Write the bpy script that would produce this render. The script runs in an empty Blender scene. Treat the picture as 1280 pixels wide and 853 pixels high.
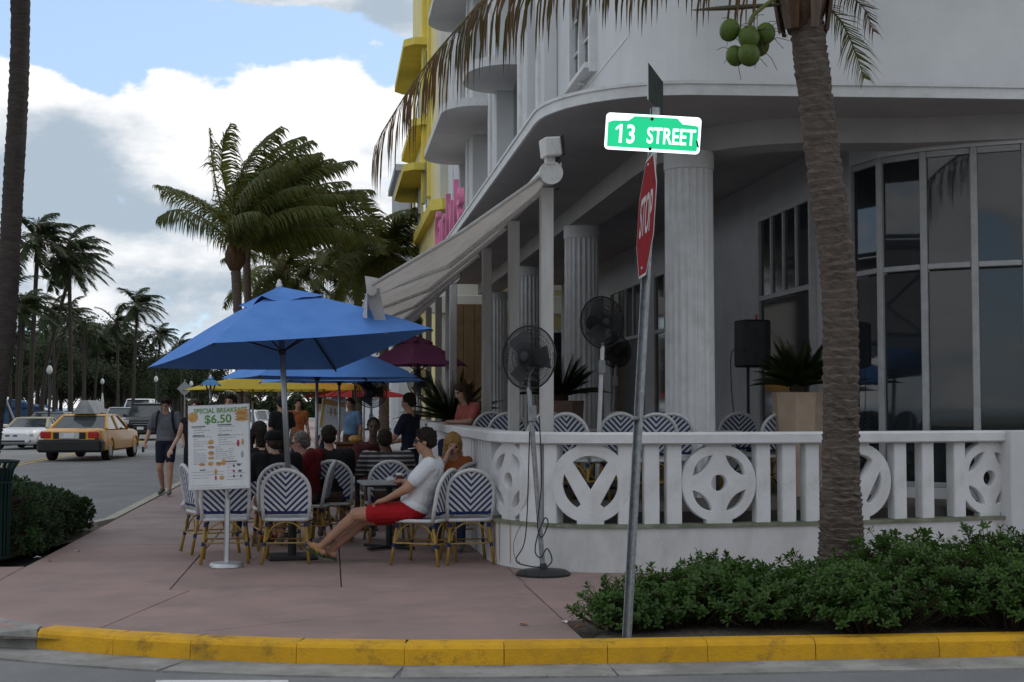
import bpy, bmesh, math, random
from mathutils import Vector, Matrix, Quaternion
R = math.radians
rnd = random.Random(7)
scene = bpy.context.scene
col = scene.collection

# ---------------------------------------------------------------- camera
EYE = 1.58
FPX = 1750.0
YAW = R(7.36)
PITCH = math.atan(81.5 / FPX)
Fh = Vector((math.sin(YAW), math.cos(YAW), 0)); Rt = Vector((math.cos(YAW), -math.sin(YAW), 0)); Zu = Vector((0, 0, 1))
Dv = Fh * math.cos(PITCH) + Zu * math.sin(PITCH); Uv = -Fh * math.sin(PITCH) + Zu * math.cos(PITCH)
cd = bpy.data.cameras.new('camera'); cam = bpy.data.objects.new('camera', cd); col.objects.link(cam)
cd.sensor_width = 36; cd.lens = 36 * FPX / 1280; cd.clip_end = 5000; cd.clip_start = 0.1
cam.location = (0, 0, EYE)
cam.rotation_euler = Matrix((Rt, Uv, -Dv)).transposed().to_euler()
scene.camera = cam

def P(px, py, Z):
    """world point seen at photograph position (px, py) at forward distance Z"""
    u = (px - 640) / FPX; v = (426.5 - py) / FPX
    d = Rt * u + Uv * v + Dv
    return Vector((0, 0, EYE)) + d * (Z / d.dot(Fh))
def G(px, py, z=0.0):
    u = (px - 640) / FPX; v = (426.5 - py) / FPX
    d = Rt * u + Uv * v + Dv
    return Vector((0, 0, EYE)) + d * ((z - EYE) / d.z)
def proj(p):
    q = Vector(p) - Vector((0, 0, EYE))
    w = q.dot(Dv)
    return 640 + FPX * q.dot(Rt) / w, 426.5 - FPX * q.dot(Uv) / w

# ---------------------------------------------------------------- light
SUN_AZ = R(52)      # clockwise from +Y (down the street) towards the hotel
SUN_EL = R(40)
sun_dir = Vector((math.sin(SUN_AZ) * math.cos(SUN_EL), math.cos(SUN_AZ) * math.cos(SUN_EL), math.sin(SUN_EL)))
sl = bpy.data.lights.new('sun', 'SUN'); sl.energy = 1.3; sl.angle = R(10); sl.color = (1, 0.95, 0.87)
so = bpy.data.objects.new('sun', sl); col.objects.link(so)
so.rotation_euler = (-sun_dir).to_track_quat('-Z', 'Y').to_euler()

world = bpy.data.worlds.new('World'); scene.world = world; world.use_nodes = True
wt = world.node_tree; wt.nodes.clear()
def wn(t, **k):
    n = wt.nodes.new(t)
    for a, b in k.items(): setattr(n, a, b)
    return n
def wl(a, b): wt.links.new(a, b)
def wmath(op, a, b=None, c=None, clamp=False):
    n = wn('ShaderNodeMath', operation=op, use_clamp=clamp)
    for i, x in enumerate((a, b, c)):
        if x is None: continue
        if isinstance(x, (int, float)): n.inputs[i].default_value = x
        else: wl(x, n.inputs[i])
    return n.outputs[0]
out = wn('ShaderNodeOutputWorld'); bg = wn('ShaderNodeBackground'); wl(bg.outputs[0], out.inputs[0])
sky = wn('ShaderNodeTexSky', sky_type='NISHITA', sun_disc=False, sun_elevation=SUN_EL, sun_rotation=SUN_AZ)
sky.air_density = 1.0; sky.dust_density = 0.6; sky.ozone_density = 1.2
tc = wn('ShaderNodeTexCoord')
nrm = wn('ShaderNodeVectorMath', operation='NORMALIZE'); wl(tc.outputs['Generated'], nrm.inputs[0])
mp = wn('ShaderNodeMapping'); mp.inputs['Scale'].default_value = (1, 1, 1.7); wl(nrm.outputs[0], mp.inputs[0])
def wnoise(scale, detail, rough, off=0.0, dist=0.0):
    m2 = wn('ShaderNodeVectorMath', operation='ADD'); m2.inputs[1].default_value = (off, off * 1.7, off * .6); wl(mp.outputs[0], m2.inputs[0])
    n = wn('ShaderNodeTexNoise'); n.inputs['Scale'].default_value = scale; n.inputs['Detail'].default_value = detail
    n.inputs['Roughness'].default_value = rough; wl(m2.outputs[0], n.inputs['Vector']); return n.outputs['Fac']
def blob(px, py, sx, sy, amp):
    """a soft cloud bank (or gap) fixed at a compass direction of the sky"""
    d = (P(px, py, 100) - Vector((0, 0, EYE))).normalized()
    az = math.atan2(d.x, d.y); el = math.asin(d.z)
    dx = wmath('MULTIPLY_ADD', AZ, FPX / sx, -az * FPX / sx); dy = wmath('MULTIPLY_ADD', EL, FPX / sy, -el * FPX / sy)
    q = wmath('MULTIPLY_ADD', dx, dx, wmath('MULTIPLY_ADD', dy, dy, 1.0)); q2 = wmath('MULTIPLY', q, q)
    return wmath('DIVIDE', amp * 1.12, q2)
sep = wn('ShaderNodeSeparateXYZ'); wl(nrm.outputs[0], sep.inputs[0])
AZ = wmath('ARCTAN2', sep.outputs[0], sep.outputs[1]); EL = wmath('ARCSINE', sep.outputs[2])
base = wnoise(3.2, 4, .58, 3.1)
fine = wnoise(11, 6, .6, 1.3)
dens = wmath('ADD', wmath('MULTIPLY', base, .5), wmath('MULTIPLY', fine, 1.05))
for b in ((150, 45, 190, 80, -.36), (400, 50, 110, 55, -.30), (480, 95, 60, 40, -.22), (120, 105, 45, 26, -.16), (272, 108, 42, 26, -.17), (425, 98, 75, 42, .22), (40, 95, 45, 32, .14), (215, 100, 40, 20, .10), (500, 25, 50, 28, .16), (60, 60, 80, 35, -.2), (330, 160, 200, 75, .34), (60, 150, 95, 70, .32), (330, -10, 110, 22, .3), (90, 330, 300, 70, .2), (480, 0, 60, 25, .22)):
    dens = wmath('ADD', dens, blob(*b))
mask = wn('ShaderNodeMapRange', interpolation_type='SMOOTHSTEP'); wl(dens, mask.inputs[0])
mask.inputs[1].default_value = .66; mask.inputs[2].default_value = .76
mps = wn('ShaderNodeMapping'); mps.inputs['Scale'].default_value = (5, 5, 20); wl(nrm.outputs[0], mps.inputs[0])
nst = wn('ShaderNodeTexNoise'); nst.inputs['Scale'].default_value = 1.0; nst.inputs['Detail'].default_value = 5; nst.inputs['Roughness'].default_value = .6; wl(mps.outputs[0], nst.inputs['Vector'])
sh = wmath('ADD', wmath('MULTIPLY', nst.outputs['Fac'], .50), wmath('MULTIPLY', fine, .62))
for b in ((75, 205, 85, 62, -.34), (140, 268, 220, 24, -.2), (120, 350, 330, 50, -.14), (330, 150, 170, 75, .24), (40, 100, 70, 40, .2), (240, 330, 260, 36, .1), (480, 20, 60, 40, -.1)):
    sh = wmath('ADD', sh, blob(*b))
shr = wn('ShaderNodeMapRange', interpolation_type='SMOOTHSTEP'); wl(sh, shr.inputs[0]); shr.inputs[1].default_value = .38; shr.inputs[2].default_value = .68
ccol = wn('ShaderNodeMix', data_type='RGBA'); ccol.inputs[6].default_value = (.52, .63, .74, 1); ccol.inputs[7].default_value = (1.25, 1.25, 1.26, 1)
wl(shr.outputs[0], ccol.inputs[0])
skys = wn('ShaderNodeVectorMath', operation='SCALE'); skys.inputs[3].default_value = .15; wl(sky.outputs[0], skys.inputs[0])
haze = wn('ShaderNodeMix', data_type='RGBA', blend_type='MIX'); haze.inputs[0].default_value = .55; haze.inputs[7].default_value = (.72, 1.0, 1.42, 1); wl(skys.outputs[0], haze.inputs[6])
mx = wn('ShaderNodeMix', data_type='RGBA'); wl(mask.outputs[0], mx.inputs[0]); wl(haze.outputs[2], mx.inputs[6]); wl(ccol.outputs[2], mx.inputs[7])
wl(mx.outputs[2], bg.inputs[0]); bg.inputs[1].default_value = 1.0
scene.view_settings.view_transform = 'Standard'; scene.view_settings.look = 'None'
scene.view_settings.exposure = -0.22; scene.view_settings.gamma = 1
scene.render.engine = 'CYCLES'
scene.cycles.use_denoising = True
world.cycles.sampling_method = 'MANUAL'; world.cycles.sample_map_resolution = 256
scene.cycles.max_bounces = 6; scene.cycles.transparent_max_bounces = 8

# ---------------------------------------------------------------- materials
MATS = {}
def mat(name, c, c2=None, scale=6.0, rough=.7, bump=0.0, bscale=None, metal=0.0, spec=.22, detail=5, stretch=(1, 1, 1), trans=0.0, rand=0.0, coat=0.0, contrast=(.35, .65)):
    """procedural surface: two noise-mixed tones, optional fine relief, translucency and per-object variation"""
    if name in MATS: return MATS[name]
    m = bpy.data.materials.new(name); m.use_nodes = True; t = m.node_tree; n = t.nodes; l = t.links
    b = n['Principled BSDF']; o = n['Material Output']
    b.inputs['Roughness'].default_value = rough; b.inputs['Metallic'].default_value = metal; b.inputs['Specular IOR Level'].default_value = spec
    b.inputs['Coat Weight'].default_value = coat
    tcn = n.new('ShaderNodeTexCoord'); mpn = n.new('ShaderNodeMapping'); mpn.inputs['Scale'].default_value = stretch; l.new(tcn.outputs['Object'], mpn.inputs[0])
    colout = None
    if c2 is None: c2 = tuple(x * .82 for x in c)
    nz = n.new('ShaderNodeTexNoise'); nz.inputs['Scale'].default_value = scale; nz.inputs['Detail'].default_value = detail; nz.inputs['Roughness'].default_value = .62
    l.new(mpn.outputs[0], nz.inputs['Vector'])
    mr = n.new('ShaderNodeMapRange'); mr.inputs[1].default_value = contrast[0]; mr.inputs[2].default_value = contrast[1]; l.new(nz.outputs['Fac'], mr.inputs[0])
    mi = n.new('ShaderNodeMix'); mi.data_type = 'RGBA'; mi.inputs[6].default_value = (*c, 1); mi.inputs[7].default_value = (*c2, 1); l.new(mr.outputs[0], mi.inputs[0])
    colout = mi.outputs[2]
    if rand:
        oi = n.new('ShaderNodeObjectInfo'); ra = n.new('ShaderNodeMapRange'); ra.inputs[3].default_value = 1 - rand; ra.inputs[4].default_value = 1 + rand; l.new(oi.outputs['Random'], ra.inputs[0])
        sc = n.new('ShaderNodeVectorMath'); sc.operation = 'SCALE'; l.new(colout, sc.inputs[0]); l.new(ra.outputs[0], sc.inputs[3]); colout = sc.outputs[0]
    l.new(colout, b.inputs['Base Color'])
    if bump:
        n2 = n.new('ShaderNodeTexNoise'); n2.inputs['Scale'].default_value = bscale or scale * 6; n2.inputs['Detail'].default_value = 4; l.new(mpn.outputs[0], n2.inputs['Vector'])
        bp = n.new('ShaderNodeBump'); bp.inputs['Strength'].default_value = bump; bp.inputs['Distance'].default_value = .02; l.new(n2.outputs['Fac'], bp.inputs['Height']); l.new(bp.outputs[0], b.inputs['Normal'])
    if trans:
        tr = n.new('ShaderNodeBsdfTranslucent'); l.new(colout, tr.inputs[0]); ms = n.new('ShaderNodeMixShader'); ms.inputs[0].default_value = trans
        l.new(b.outputs[0], ms.inputs[1]); l.new(tr.outputs[0], ms.inputs[2]); l.new(ms.outputs[0], o.inputs[0])
    MATS[name] = m
    return m

# ---------------------------------------------------------------- mesh helpers
class MB:
    def __init__(self): self.v = []; self.f = []; self.m = []; self.mi = 0
    def add(self, vs, fs, M=None):
        o = len(self.v)
        self.v += [tuple(M @ Vector(p)) if M else tuple(p) for p in vs]
        self.f += [tuple(i + o for i in f) for f in fs]; self.m += [self.mi] * len(fs); return self
    def mat(self, i): self.mi = i; return self
    def box(self, c, s, rz=0.0, b=0.0, M=None):
        x, y, z = (q / 2 for q in s); b = min(b, x * .9, y * .9, z * .9)
        T = Matrix.Translation(c) @ Matrix.Rotation(rz, 4, 'Z')
        if M: T = M @ T
        if b <= 0:
            vs = [(i, j, k) for i in (-x, x) for j in (-y, y) for k in (-z, z)]
            fs = [(0, 1, 3, 2), (4, 6, 7, 5), (0, 4, 5, 1), (2, 3, 7, 6), (0, 2, 6, 4), (1, 5, 7, 3)]
            return self.add(vs, fs, T)
        vs = []; idx = {}
        for i in (-1, 1):
            for j in (-1, 1):
                for k in (-1, 1):
                    for a in range(3):
                        q = [i * (x - b), j * (y - b), k * (z - b)]; q[a] = (i, j, k)[a] * (x, y, z)[a]
                        idx[(i, j, k, a)] = len(vs); vs.append(q)
        fs = []
        for a in range(3):
            o1, o2 = [q for q in range(3) if q != a]
            for s_ in (-1, 1):
                loop = []
                for (p, q) in ((-1, -1), (1, -1), (1, 1), (-1, 1)):
                    t = [0, 0, 0]; t[a] = s_; t[o1] = p; t[o2] = q; loop.append(idx[(*t, a)])
                fs.append(tuple(loop))
            for p in (-1, 1):
                for q in (-1, 1):
                    e = []
                    for s_ in (-1, 1):
                        t = [0, 0, 0]; t[a] = s_; t[o1] = p; t[o2] = q
                        e.append((idx[(*t, o1)], idx[(*t, o2)]))
                    fs.append((e[0][0], e[0][1], e[1][1], e[1][0]))
        for i in (-1, 1):
            for j in (-1, 1):
                for k in (-1, 1): fs.append(tuple(idx[(i, j, k, a)] for a in range(3)))
        return self.add(vs, fs, T)
    def tube(self, pts, r, n=8, caps=True, M=None, flat=1.0):
        pts = [Vector(p) for p in pts]; k = len(pts)
        if not isinstance(r, (list, tuple)): r = [r] * k
        vs = []; fs = []; up = None
        for i, p in enumerate(pts):
            d = (pts[min(i + 1, k - 1)] - pts[max(i - 1, 0)])
            d = d.normalized() if d.length > 1e-9 else Vector((0, 0, 1))
            if up is None: up = d.orthogonal().normalized() if abs(d.z) > .9 else (Vector((0, 0, 1)) - d * d.z).normalized()
            else:
                up = up - d * up.dot(d); up = up.normalized() if up.length > 1e-6 else d.orthogonal().normalized()
            s = d.cross(up)
            for j in range(n):
                a = 2 * math.pi * j / n; vs.append(p + (s * math.cos(a) + up * math.sin(a) * flat) * r[i])
        for i in range(k - 1):
            for j in range(n): fs.append((i * n + j, i * n + (j + 1) % n, (i + 1) * n + (j + 1) % n, (i + 1) * n + j))
        if caps: fs.append(tuple(range(n))[::-1]); fs.append(tuple((k - 1) * n + j for j in range(n)))
        return self.add(vs, fs, M)
    def lathe(self, prof, n=16, M=None, caps=True):
        vs = []; fs = []; k = len(prof)
        for (r, z) in prof:
            for j in range(n): a = 2 * math.pi * j / n; vs.append((r * math.cos(a), r * math.sin(a), z))
        for i in range(k - 1):
            for j in range(n): fs.append((i * n + j, i * n + (j + 1) % n, (i + 1) * n + (j + 1) % n, (i + 1) * n + j))
        if caps: fs.append(tuple(range(n))[::-1]); fs.append(tuple((k - 1) * n + j for j in range(n)))
        return self.add(vs, fs, M)
    def prism(self, poly, z0, z1, M=None):
        k = len(poly); vs = [(x, y, z0) for x, y in poly] + [(x, y, z1) for x, y in poly]
        a = sum(poly[i][0] * poly[(i + 1) % k][1] - poly[(i + 1) % k][0] * poly[i][1] for i in range(k))
        fs = [tuple(range(k))[::-1], tuple(range(k, 2 * k))] + [(i, (i + 1) % k, k + (i + 1) % k, k + i) for i in range(k)]
        if a < 0: fs = [f[::-1] for f in fs]
        return self.add(vs, fs, M)
    def ball(self, c, r, n=10, M=None):
        if not isinstance(r, (tuple, list)): r = (r, r, r)
        vs = [(0, 0, -1)]; fs = []; m = n // 2
        for i in range(1, m):
            th = math.pi * i / m - math.pi / 2
            for j in range(n): a = 2 * math.pi * j / n; vs.append((math.cos(th) * math.cos(a), math.cos(th) * math.sin(a), math.sin(th)))
        vs.append((0, 0, 1)); t = len(vs) - 1
        for j in range(n): fs.append((0, 1 + (j + 1) % n, 1 + j))
        for i in range(m - 2):
            for j in range(n): a = 1 + i * n; fs.append((a + j, a + (j + 1) % n, a + n + (j + 1) % n, a + n + j))
        for j in range(n): fs.append((t, 1 + (m - 2) * n + j, 1 + (m - 2) * n + (j + 1) % n))
        T = Matrix.Translation(c) @ Matrix.Diagonal((*r, 1))
        return self.add(vs, fs, (M @ T) if M else T)
    def sweep(self, path, prof, closed=True, ends=True):
        """profile (offset outward, z) carried along a plan path; outward = right hand of travel"""
        k = len(path); n = len(prof); vs = []; fs = []
        for i, p in enumerate(path):
            p = Vector(p[:2]); a = Vector(path[max(i - 1, 0)][:2]); b = Vector(path[min(i + 1, k - 1)][:2])
            d1 = (p - a).normalized() if i > 0 else (b - p).normalized(); d2 = (b - p).normalized() if i < k - 1 else d1
            n1 = Vector((d1.y, -d1.x)); n2 = Vector((d2.y, -d2.x)); nn = (n1 + n2); nn = nn / max(nn.dot(n1), .3) 
            for (o, z) in prof: q = p + nn * o; vs.append((q.x, q.y, z))
        for i in range(k - 1):
            for j in range(n if closed else n - 1): fs.append((i * n + j, (i + 1) * n + j, (i + 1) * n + (j + 1) % n, i * n + (j + 1) % n))
        if closed and ends: fs.append(tuple(range(n))); fs.append(tuple((k - 1) * n + j for j in range(n))[::-1])
        return self.add(vs, fs)
    def data(self, name, mats, smooth=False):
        me = bpy.data.meshes.new(name); me.from_pydata(self.v, [], self.f)
        for m in (mats if isinstance(mats, (list, tuple)) else [mats]): me.materials.append(m)
        if any(self.m): me.polygons.foreach_set('material_index', self.m)
        if smooth: me.polygons.foreach_set('use_smooth', [True] * len(self.f))
        me.update(); return me
    def build(self, name, mats, parent=None, smooth=False, auto=None):
        me = self.data(name, mats, smooth or auto is not None)
        if auto is not None: me.set_sharp_from_angle(angle=R(auto))
        return link(name, me, parent)

def link(name, me, parent=None):
    o = bpy.data.objects.new(name, me); col.objects.link(o)
    if parent: o.parent = parent
    return o
def tag(o, label, cat, group=None, kind=None):
    if label: o['label'] = label
    if cat: o['category'] = cat
    if group: o['group'] = group
    if kind: o['kind'] = kind
    return o
def thing(name, label, cat, loc=(0, 0, 0), rz=0.0, group=None):
    o = bpy.data.objects.new(name, None); o.empty_display_size = .1; col.objects.link(o); o.location = loc; o.rotation_euler = (0, 0, rz)
    return tag(o, label, cat, group)
KIDS = {}
def copy_tree(o, parent=None):
    c = o.copy(); col.objects.link(c); c.parent = parent
    for ch in o.children: copy_tree(ch, c)
    return c
def dup(o, loc, rz=0.0, label=None, group=None, s=None):
    c = copy_tree(o); c.location = loc; c.rotation_euler = (0, 0, rz)
    if s: c.scale = (s, s, s)
    if label: c['label'] = label
    if group: c['group'] = group
    return c
def struct(o): o['kind'] = 'structure'; return o
def curve_mesh(name, splines, ext, bev=0.0):
    """2-D outline with holes, extruded to a solid plate (in the XY plane, thickness +-ext)"""
    cu = bpy.data.curves.new(name, 'CURVE'); cu.dimensions = '2D'; cu.fill_mode = 'BOTH'; cu.extrude = ext; cu.bevel_depth = bev; cu.bevel_resolution = 0
    for sp in splines:
        s = cu.splines.new('POLY'); s.points.add(len(sp) - 1); s.use_cyclic_u = True
        for i, (x, y) in enumerate(sp): s.points[i].co = (x, y, 0, 1)
    o = bpy.data.objects.new(name, cu); col.objects.link(o)
    dg = bpy.context.evaluated_depsgraph_get(); me = bpy.data.meshes.new_from_object(o.evaluated_get(dg)); bpy.data.objects.remove(o); bpy.data.curves.remove(cu)
    me.name = name; return me
def text_mesh(s, size, ext=.002, align='CENTER', width=1.0, spacing=1.0, offset=0.0):
    cu = bpy.data.curves.new('text', 'FONT'); cu.body = s; cu.size = size; cu.extrude = ext; cu.align_x = align; cu.align_y = 'CENTER'; cu.space_character = spacing; cu.offset = offset; cu.resolution_u = 4
    o = bpy.data.objects.new('text', cu); col.objects.link(o)
    dg = bpy.context.evaluated_depsgraph_get(); me = bpy.data.meshes.new_from_object(o.evaluated_get(dg)); bpy.data.objects.remove(o); bpy.data.curves.remove(cu)
    if width != 1.0: me.transform(Matrix.Diagonal((width, 1, 1, 1)))
    return me
def circ(cx, cy, r, n=28, a0=0.0): return [(cx + r * math.cos(a0 + 2 * math.pi * i / n), cy + r * math.sin(a0 + 2 * math.pi * i / n)) for i in range(n)]
def lerp(a, b, t): return a + (b - a) * t
def arc(cx, cy, rx, ry, a0, a1, n): return [(cx + rx * math.cos(R(lerp(a0, a1, i / n))), cy + ry * math.sin(R(lerp(a0, a1, i / n)))) for i in range(n + 1)]

WHITE = mat('white_stucco', (.66, .66, .66), (.58, .585, .59), 1.7, .85, .12, 60, contrast=(.3, .75))
WHITE2 = mat('white_painted_concrete', (.70, .70, .70), (.57, .565, .55), 5, .75, .2, 40, contrast=(.4, .8))
GALV = mat('galvanised_steel', (.34, .35, .36), (.22, .23, .24), 22, .45, .1, metal=.6)
BLACK = mat('black_plastic', (.016, .016, .018), (.025, .025, .027), 12, .5)
DARKM = mat('dark_metal', (.03, .03, .032), (.05, .05, .05), 20, .5, metal=.3)
ALU = mat('aluminium', (.5, .51, .52), (.4, .41, .42), 15, .4, metal=.7)
# ================================================================ THE SETTING
ASPH = mat('asphalt', (.23, .23, .228), (.18, .18, .18), 1.3, .9, .5, 90, detail=8)
SOIL = mat('soil_gravel', (.12, .105, .085), (.05, .042, .035), 25, .95, .8, 60)
GRASSM = mat('lawn', (.055, .085, .025), (.035, .06, .018), 3, .95, .6, 60)
SAND = mat('beach_sand', (.30, .27, .22), (.25, .22, .18), 2, .95)
SEAM = mat('sea_water', (.10, .26, .30), (.08, .2, .27), .3, .25, .3, 3)
SIDE = mat('rose_concrete', (.35, .232, .205), (.21, .162, .146), 1.5, .82, .15, 70, detail=11, rand=.045, contrast=(.28, .74))
SIDE2 = mat('grey_rose_concrete', (.30, .225, .21), (.22, .17, .16), 1.6, .85, .15, 70, detail=8, rand=.06)
CONC = mat('gutter_concrete', (.34, .325, .30), (.2, .19, .175), 3, .9, .3, 60, detail=8)

def sheet(name, poly, z, m, kind='structure'):
    b = MB(); b.add([(x, y, z) for x, y in poly], [tuple(range(len(poly)))]); o = b.build(name, m)
    # face up
    if o.data.polygons[0].normal.z < 0: o.data.flip_normals()
    o['kind'] = kind; return o
sheet('ground', [(-900, -600), (900, -600), (900, 1500), (-900, 1500)], -.16, SAND)
sheet('road', [(-14.2, -80), (-14.2, 420), (30, 420), (30, -80)], -.13, ASPH)
sheet('side_street', [(-14.2, -9), (-14.2, 9.6), (-13.9, 9.6), (-13.9, -9)], -.126, ASPH)
sheet('lawn', [(-60, -80), (-14.45, -80), (-14.45, 420), (-60, 420)], .02, GRASSM)
sheet('sea', [(-900, -600), (-120, -600), (-120, 1500), (-900, 1500)], -.12, SEAM)
b = MB().sweep([(-14.2, 420), (-14.2, -80)], [(0, -.13), (0, .03), (-.26, .03), (-.26, -.13)]); struct(b.build('far_kerb', CONC))

# kerb of the corner: yellow painted stones, concrete gutter
KP = [G(45, 812, -.13), G(140, 820, -.13), G(237, 826, -.13), G(370, 831, -.13), G(505, 833.5, -.13), G(630, 833, -.13), G(760, 831.5, -.13), G(885, 829, -.13), G(1020, 826.5, -.13), G(1175, 824, -.13), G(1330, 821, -.13)]
KP = [(p.x, p.y) for p in KP]
dx, dy = KP[-1][0] - KP[-2][0], KP[-1][1] - KP[-2][1]
for i in range(7): KP.append((KP[-1][0] + dx * 1.4, KP[-1][1] + dy * 1.4))
YEL = mat('yellow_kerb_paint', (.64, .34, .016), (.40, .22, .025), 5, .7, .3, 50, detail=9, rand=.06, contrast=(.45, .85))
# scuffs: dark tyre rubber over the yellow
def scuffed(m):
    t = m.node_tree; n = t.nodes; l = t.links; b = n['Principled BSDF']; src = b.inputs['Base Color'].links[0].from_socket
    tcn = n.new('ShaderNodeTexCoord'); w = n.new('ShaderNodeTexNoise'); w.inputs['Scale'].default_value = 3.1; w.inputs['Detail'].default_value = 9; w.inputs['Roughness'].default_value = .75
    l.new(tcn.outputs['Object'], w.inputs['Vector']); mr = n.new('ShaderNodeMapRange'); mr.inputs[1].default_value = .53; mr.inputs[2].default_value = .70; mr.inputs[4].default_value = .8; l.new(w.outputs['Fac'], mr.inputs[0])
    mi = n.new('ShaderNodeMix'); mi.data_type = 'RGBA'; l.new(mr.outputs[0], mi.inputs[0]); l.new(src, mi.inputs[6]); mi.inputs[7].default_value = (.05, .045, .035, 1); l.new(mi.outputs[2], b.inputs['Base Color'])
scuffed(YEL)
def mottled(m, scale, lo, hi, amt, c):
    t = m.node_tree; n = t.nodes; l = t.links; b = n['Principled BSDF']; src = b.inputs['Base Color'].links[0].from_socket
    tcn = n.new('ShaderNodeTexCoord'); w = n.new('ShaderNodeTexNoise'); w.inputs['Scale'].default_value = scale; w.inputs['Detail'].default_value = 8; w.inputs['Roughness'].default_value = .7
    l.new(tcn.outputs['Object'], w.inputs['Vector']); mr = n.new('ShaderNodeMapRange'); mr.inputs[1].default_value = lo; mr.inputs[2].default_value = hi; mr.inputs[4].default_value = amt; l.new(w.outputs['Fac'], mr.inputs[0])
    mi = n.new('ShaderNodeMix'); mi.data_type = 'RGBA'; l.new(mr.outputs[0], mi.inputs[0]); l.new(src, mi.inputs[6]); mi.inputs[7].default_value = (*c, 1); l.new(mi.outputs[2], b.inputs['Base Color'])
mottled(SIDE, .45, .42, .72, .55, (.27, .185, .17)); mottled(SIDE, 1.1, .54, .74, .55, (.41, .28, .255)); mottled(SIDE, 14, .66, .76, .5, (.12, .1, .095))
mottled(SIDE2, .6, .5, .75, .5, (.33, .29, .28)); mottled(SIDE2, 12, .66, .76, .5, (.13, .11, .105))
mottled(ASPH, .35, .45, .7, .6, (.15, .15, .152)); mottled(ASPH, 60, .5, .8, .5, (.09, .09, .092)); mottled(CONC, 9, .56, .7, .7, (.12, .112, .10)); mottled(CONC, .8, .5, .75, .6, (.42, .40, .37))
mottled(WHITE2, 2.0, .55, .78, .45, (.42, .40, .36)); mottled(WHITE2, 11, .64, .76, .4, (.3, .28, .24)); mottled(WHITE, .7, .5, .8, .35, (.5, .5, .5))
mottled(GALV, 30, .55, .7, .6, (.16, .14, .12))
kerb = thing('kerb', None, None); kerb['kind'] = 'structure'
KPROF = [(0, -.15), (-.012, -.02), (-.03, .001), (-.06, .012), (-.2, .012), (-.2, -.15)]
gut = thing('gutter', None, None); gut['kind'] = 'structure'
def subpath(a, c, k=4, gap=.004):
    a, c = Vector(a), Vector(c); d = (c - a).normalized() * gap
    return [tuple((a + d).lerp(c - d, i / k)) for i in range(k + 1)]
for i in range(len(KP) - 1):
    pth = subpath(KP[i], KP[i + 1], 3, .0015 + .001 * (i % 3))
    b = MB().sweep(pth, KPROF); b.build('kerb_stone', YEL, kerb)
    if (i % 2 == 0 and i <= 6) or i >= 8:
        j = min(i + (2 if i <= 6 else 1), len(KP) - 1)
        g = [KP[i], KP[i + 1], KP[j]] if j > i + 1 else [KP[i], KP[j]]
        MB().sweep(g, [(.42, -.14), (.42, -.118), (.0, -.122), (0, -.14)]).build('gutter_slab', CONC, gut)
# ramp flare at the left end of the kerb
x0, y0 = KP[0]
rv = [(x0, y0 + .19, .012), (x0, y0 + .04, .006), (x0, y0, -.13), (x0 - 1.0, y0 + .42, -.12), (x0 - 1.0, y0 + .7, -.04), (x0 - .5, y0 + .75, .006)]
b = MB().add(rv, [(0, 5, 4, 1), (1, 4, 3, 2)]); o = b.build('ramp_flare', CONC); struct(o)
b = MB().add([(x0, y0 - .03, -.124), (x0 - 1, y0 + .4, -.118), (x0 - 5, y0 + 1.2, -.118), (x0 - 5, y0 + .7, -.122), (x0 - 1, y0 - .02, -.122), (x0, y0 - .45, -.122)], [(0, 1, 4, 5), (1, 2, 3, 4)]); struct(b.build('gutter_turn', CONC))
def kerbY(x):
    for i in range(len(KP) - 1):
        if KP[i][0] <= x <= KP[i + 1][0]: return lerp(KP[i][1], KP[i + 1][1], (x - KP[i][0]) / (KP[i + 1][0] - KP[i][0])) + .1
    return KP[0][1] + .1 - .42 * (x - KP[0][0]) if x < KP[0][0] else KP[-1][1] + .1

walk = thing('pavement', None, None); walk['kind'] = 'structure'
def slab(poly, m=SIDE, gap=.006):
    c = Vector((sum(p[0] for p in poly) / len(poly), sum(p[1] for p in poly) / len(poly)))
    q = []
    for p in poly:
        v = c - Vector(p); q.append(tuple(Vector(p) + v.normalized() * gap * 1.4))
    b = MB(); k = len(q); ins = [tuple(Vector(p) + (c - Vector(p)).normalized() * .008) for p in q]
    vs = [(x, y, -.12) for x, y in q] + [(x, y, -.006) for x, y in q] + [(x, y, 0) for x, y in ins]
    a = sum(q[i][0] * q[(i + 1) % k][1] - q[(i + 1) % k][0] * q[i][1] for i in range(k))
    fs = [tuple(2 * k + i for i in range(k))] + [(i, (i + 1) % k, k + (i + 1) % k, k + i) for i in range(k)] + [(k + i, k + (i + 1) % k, 2 * k + (i + 1) % k, 2 * k + i) for i in range(k)]
    if a < 0: fs = [f[::-1] for f in fs]
    b.add(vs, fs); return b.build('paving_slab', m, walk)
sheet('joint_bed', [(-3.0, 10.9), (-2.3, 10.3), (-.9, 9.95), (1.8, 9.7), (2.2, 10.3), (9, 12), (9, 14), (1.7, 14), (1.7, 60), (-3.0, 60)], -.05, SOIL)
XC = [-2.98, -1.37, .1, 1.72]
slab([(-2.98, kerbY(-2.9) + .2), (-2.3, kerbY(-2.3)), (-1.66, kerbY(-1.66)), (-1.2, 12.35), (-1.37, 12.45), (-2.98, 12.6)])
slab([(-1.66, kerbY(-1.66)), (-1.0, kerbY(-1)), (-1.02, 10.05), (.1, 10.7), (1.72, 11.2), (1.72, 12.45), (.1, 12.45), (-1.37, 12.45), (-1.2, 12.35)])
slab([(-1.0, kerbY(-1)), (.1, kerbY(.1)), (.9, kerbY(.9)), (1.72, kerbY(1.72)), (1.72, 11.2), (.1, 10.7), (-1.02, 10.05)])
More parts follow.
